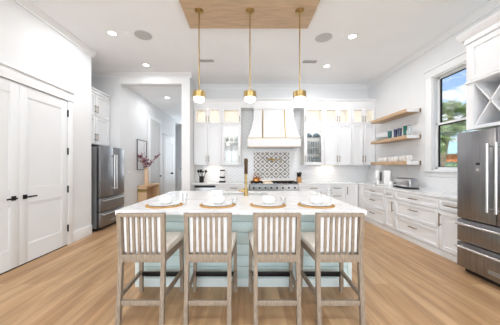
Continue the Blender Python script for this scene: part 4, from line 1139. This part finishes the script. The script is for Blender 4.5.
for i, (dx, dy, dz, ln, lab) in enumerate(((-0.08, -0.62, 0.95, 0.46, 'blossom branch leaning furthest left out of the vase'), (-0.05, -0.32, 0.95, 0.50, 'blossom branch leaning slightly left out of the vase'),
                                           (0.02, 0.02, 1.0, 0.95, 'tall thin upright branch rising highest from the vase'), (0.42, 0.25, 0.85, 0.60, 'blossom branch leaning right out of the vase'), (0.08, -0.15, 0.8, 0.36, 'short upright blossom branch in the middle of the vase'))):
    t = thing('blossom_branch', lab, 'branch', (-2.97, 6.77, 0.83), 0, BR)
    top = 0.46; pts = [(0, 0, 0.0), (dx * 0.06, dy * 0.05, 0.30), (dx * 0.09, dy * 0.07, top)]
    n_ = 7
    for k in range(1, n_ + 1):
        f = k / n_; g_ = ln * f * (0.7 + 0.5 * f); pts.append((dx * 0.09 + dx * g_, dy * 0.07 + dy * g_ + 0.02 * math.sin(3 * f + i), top + dz * ln * f * (1 - 0.15 * f)))
    MB().tube(pts, 0.006, 6, taper=0.003).build('stem', 'twig', t)
    m = MB(); m2 = MB()
    for k in range(16 if i == 2 else 46):
        f = rb.uniform(0.1, 1.0) if i != 2 else rb.uniform(0.05, 0.45); q = f * n_ + 2; j = min(int(q), len(pts) - 2); p = Vector(pts[j]).lerp(Vector(pts[j + 1]), min(1.0, q - j))
        c = p + Vector((rb.gauss(0, 0.022), rb.gauss(0, 0.035), rb.gauss(0, 0.035))); r = rb.uniform(0.014, 0.026)
        c.x = max(c.x, -0.10)
        (m if k % 3 else m2).lathe([(0, -r), (r * 0.8, -r * 0.5), (r, 0.2 * r), (r * 0.5, r * 0.9), (0, r * 0.7)], c, 6)
    m.build('blossom', 'petal', t); m2.build('pale_blossom', 'petal2', t)
# framed print: plain abstract marks
pc = thing('framed_picture', 'black framed pale picture on the hall wall behind the vase', 'picture', (OX0, 6.46, 1.25))
MB().box(0.001, 0.022, 0.004, 0.015, 0, 0.89).box(0.001, 0.022, 0.595, 0.606, 0, 0.89).box(0.001, 0.022, 0.015, 0.595, 0, 0.015).box(0.001, 0.022, 0.015, 0.595, 0.875, 0.89).build('frame', 'black', pc)
def art_material():
    m = bpy.data.materials.new('abstract_print'); m.use_nodes = True
    n = m.node_tree; b = n.nodes['Principled BSDF']
    t = n.nodes.new('ShaderNodeTexCoord'); z = n.nodes.new('ShaderNodeTexNoise'); z.inputs['Scale'].default_value = 5.5; z.inputs['Detail'].default_value = 3
    n.links.new(t.outputs['Object'], z.inputs['Vector'])
    r = n.nodes.new('ShaderNodeValToRGB'); r.color_ramp.elements[0].position = 0.22; r.color_ramp.elements[0].color = srgb(120, 120, 132)
    r.color_ramp.elements[1].position = 0.40; r.color_ramp.elements[1].color = srgb(232, 231, 234)
    n.links.new(z.outputs['Fac'], r.inputs[0]); n.links.new(r.outputs[0], b.inputs['Base Color']); b.inputs['Roughness'].default_value = 0.7
    return m
M['art'] = art_material()
MB().box(0.001, 0.012, 0.015, 0.595, 0.015, 0.875).build('print', 'art', pc)
# switch plate on the hall wall just inside the opening
sw = thing('light_switch', 'white double light switch plate on the hall wall past the alcove fridge', 'switch', (OX0, 5.98, 1.11))
MB().box(0, 0.007, 0, 0.115, 0, 0.115, bev=0.003).build('plate', 'ceramic', sw)
for k in range(2): MB().box(0.006, 0.012, 0.022 + 0.042 * k, 0.05 + 0.042 * k, 0.03, 0.085, bev=0.002).build('rocker', 'trim', sw)
# stair railing at the far end of the hall
sr = thing('stair_railing', 'pale stair railing at the far end of the hall', 'railing', (-3.35, 11.2, 0))
MB().beam((0.05, 0, 0.0), (0.05, 0, 1.25), 0.10, 0.10).build('newel_post', 'trim', sr)
MB().beam((0.05, 0, 1.15), (1.0, 0, 1.75), 0.05, 0.06).build('handrail', 'vent', sr)
for k in range(8):
    x = 0.16 + k * 0.11; MB().beam((x, 0, 0.02), (x, 0, 1.15 + (x - 0.05) * 0.63), 0.025, 0.025).build('baluster', 'trim', sr)

# ================================================================== outdoors, seen through the window
GR = struct(MB().box(XR + 0.5, 90, -5, 90, -0.25, -0.15).build('ground_lawn', 'grass'))
def palm(loc, h, r, seed, lab, lean=0.0, nf=76):
    rp = random.Random(seed)
    t = thing('palm_tree', lab, 'palm tree', loc, 0, 'palm trees outside the window')
    MB().tube([(lean * (k / 8) ** 1.6, 0.04 * k / 6, h * k / 8) for k in range(9)], 0.20, 12, taper=0.15).build('trunk', 'bark', t)
    top = Vector((lean, 0.053, h))
    m = MB()
    for k in range(nf):
        az = 2 * PI * k / nf * 2.4 + rp.uniform(-0.2, 0.2); el = rp.uniform(-1.2, 1.25); L_ = r * rp.uniform(0.8, 1.1)
        d = Vector((math.cos(az) * math.cos(el), math.sin(az) * math.cos(el), math.sin(el)))
        stem = L_ * 0.5; hub = top + d * stem
        side = d.cross(Vector((0, 0, 1)));
        if side.length < 0.1: side = Vector((1, 0, 0))
        side.normalize(); up = side.cross(d).normalized()
        v0 = [m.bm.verts.new(top + side * 0.02), m.bm.verts.new(top - side * 0.02), m.bm.verts.new(hub - side * 0.015), m.bm.verts.new(hub + side * 0.015)]
        m.bm.faces.new(v0)
        nl = 19
        for j in range(nl):                                   # fan of leaflets with drooping tips
            a = (j / (nl - 1) - 0.5) * 3.6
            dd = (d * math.cos(a) + side * math.sin(a)).normalized(); ll = L_ * 0.55 * (1 - 0.22 * abs(a) / 1.8)
            pv = side * math.cos(a) - d * math.sin(a)
            mid = hub + dd * ll * 0.6; tip = hub + dd * ll + Vector((0, 0, -0.22 * ll)) + up * 0.0
            wv = pv * 0.028 * L_
            q = [m.bm.verts.new(hub), m.bm.verts.new(mid + wv), m.bm.verts.new(tip), m.bm.verts.new(mid - wv)]
            m.bm.faces.new(q)
    m.build('crown', 'leaf', t, smooth=False)
palm((12.02, 13.9, -0.15), 4.5, 1.25, 5, 'bushy palm tree in the middle of the window view', 0.75)
palm((10.6, 12.6, -0.15), 3.3, 1.1, 9, 'palm tree partly hidden by the left window frame')
def shrub(loc, sx, sy, sz, m_, lab, seed, name='hedge'):
    rs = random.Random(seed); m = MB()
    t = thing(name, lab, 'hedge', loc)
    bmesh.ops.create_icosphere(m.bm, subdivisions=3, radius=0.9, matrix=Matrix.Translation((0, 0, sz * 0.48)) @ Matrix.Diagonal((sx * 0.5, sy * 0.5, sz * 0.5, 1)))
    for k in range(1500):
        a = rs.uniform(0, 2 * PI); z = rs.uniform(0.02, 1); rr = (1 - max(0, z - 0.75) * 1.2) * rs.uniform(0.75, 1.0)
        c = Vector((math.cos(a) * rr * sx / 2, math.sin(a) * rr * sy / 2, z * sz)); l_ = 0.09
        d = Vector((rs.gauss(0, 1), rs.gauss(0, 1), rs.gauss(0.3, 1))).normalized(); e = d.orthogonal().normalized()
        m.bm.faces.new([m.bm.verts.new(c - d * l_), m.bm.verts.new(c + e * l_ * 0.5), m.bm.verts.new(c + d * l_), m.bm.verts.new(c - e * l_ * 0.5)])
    m.build('foliage', m_, t, smooth=False)
    MB().tube([(0, 0, 0), (0, 0, sz * 0.5)], 0.08, 8).build('stem', 'bark', t)
shrub((15.6, 17.6, -0.15), 7.0, 2.0, 1.68, 'leaf3', 'low pale green hedge along the bottom of the window view', 1)
shrub((18.6, 20.4, -0.15), 7.5, 2.2, 2.02, 'leaf2', 'dark green hedge behind the pale one outside the window', 2)
ob = thing('outbuilding', 'low orange and white building with pale roof beyond the hedges outside', 'building', (27, 30.5, -0.15), math.radians(-42))
MB().box(-9, -0.4, 0, 5, 0, 3.1).build('white_wall', 'outwhite', ob)
MB().box(-0.4, 9, -0.02, 5, 0, 3.1).build('orange_wall', 'orange', ob)
MB().prism([(-0.6, 3.1), (5.6, 3.1), (5.6, 3.3), (2.5, 4.9), (-0.6, 3.3)], 'x', -9.4, 9.4).build('roof', 'roofblue', ob)
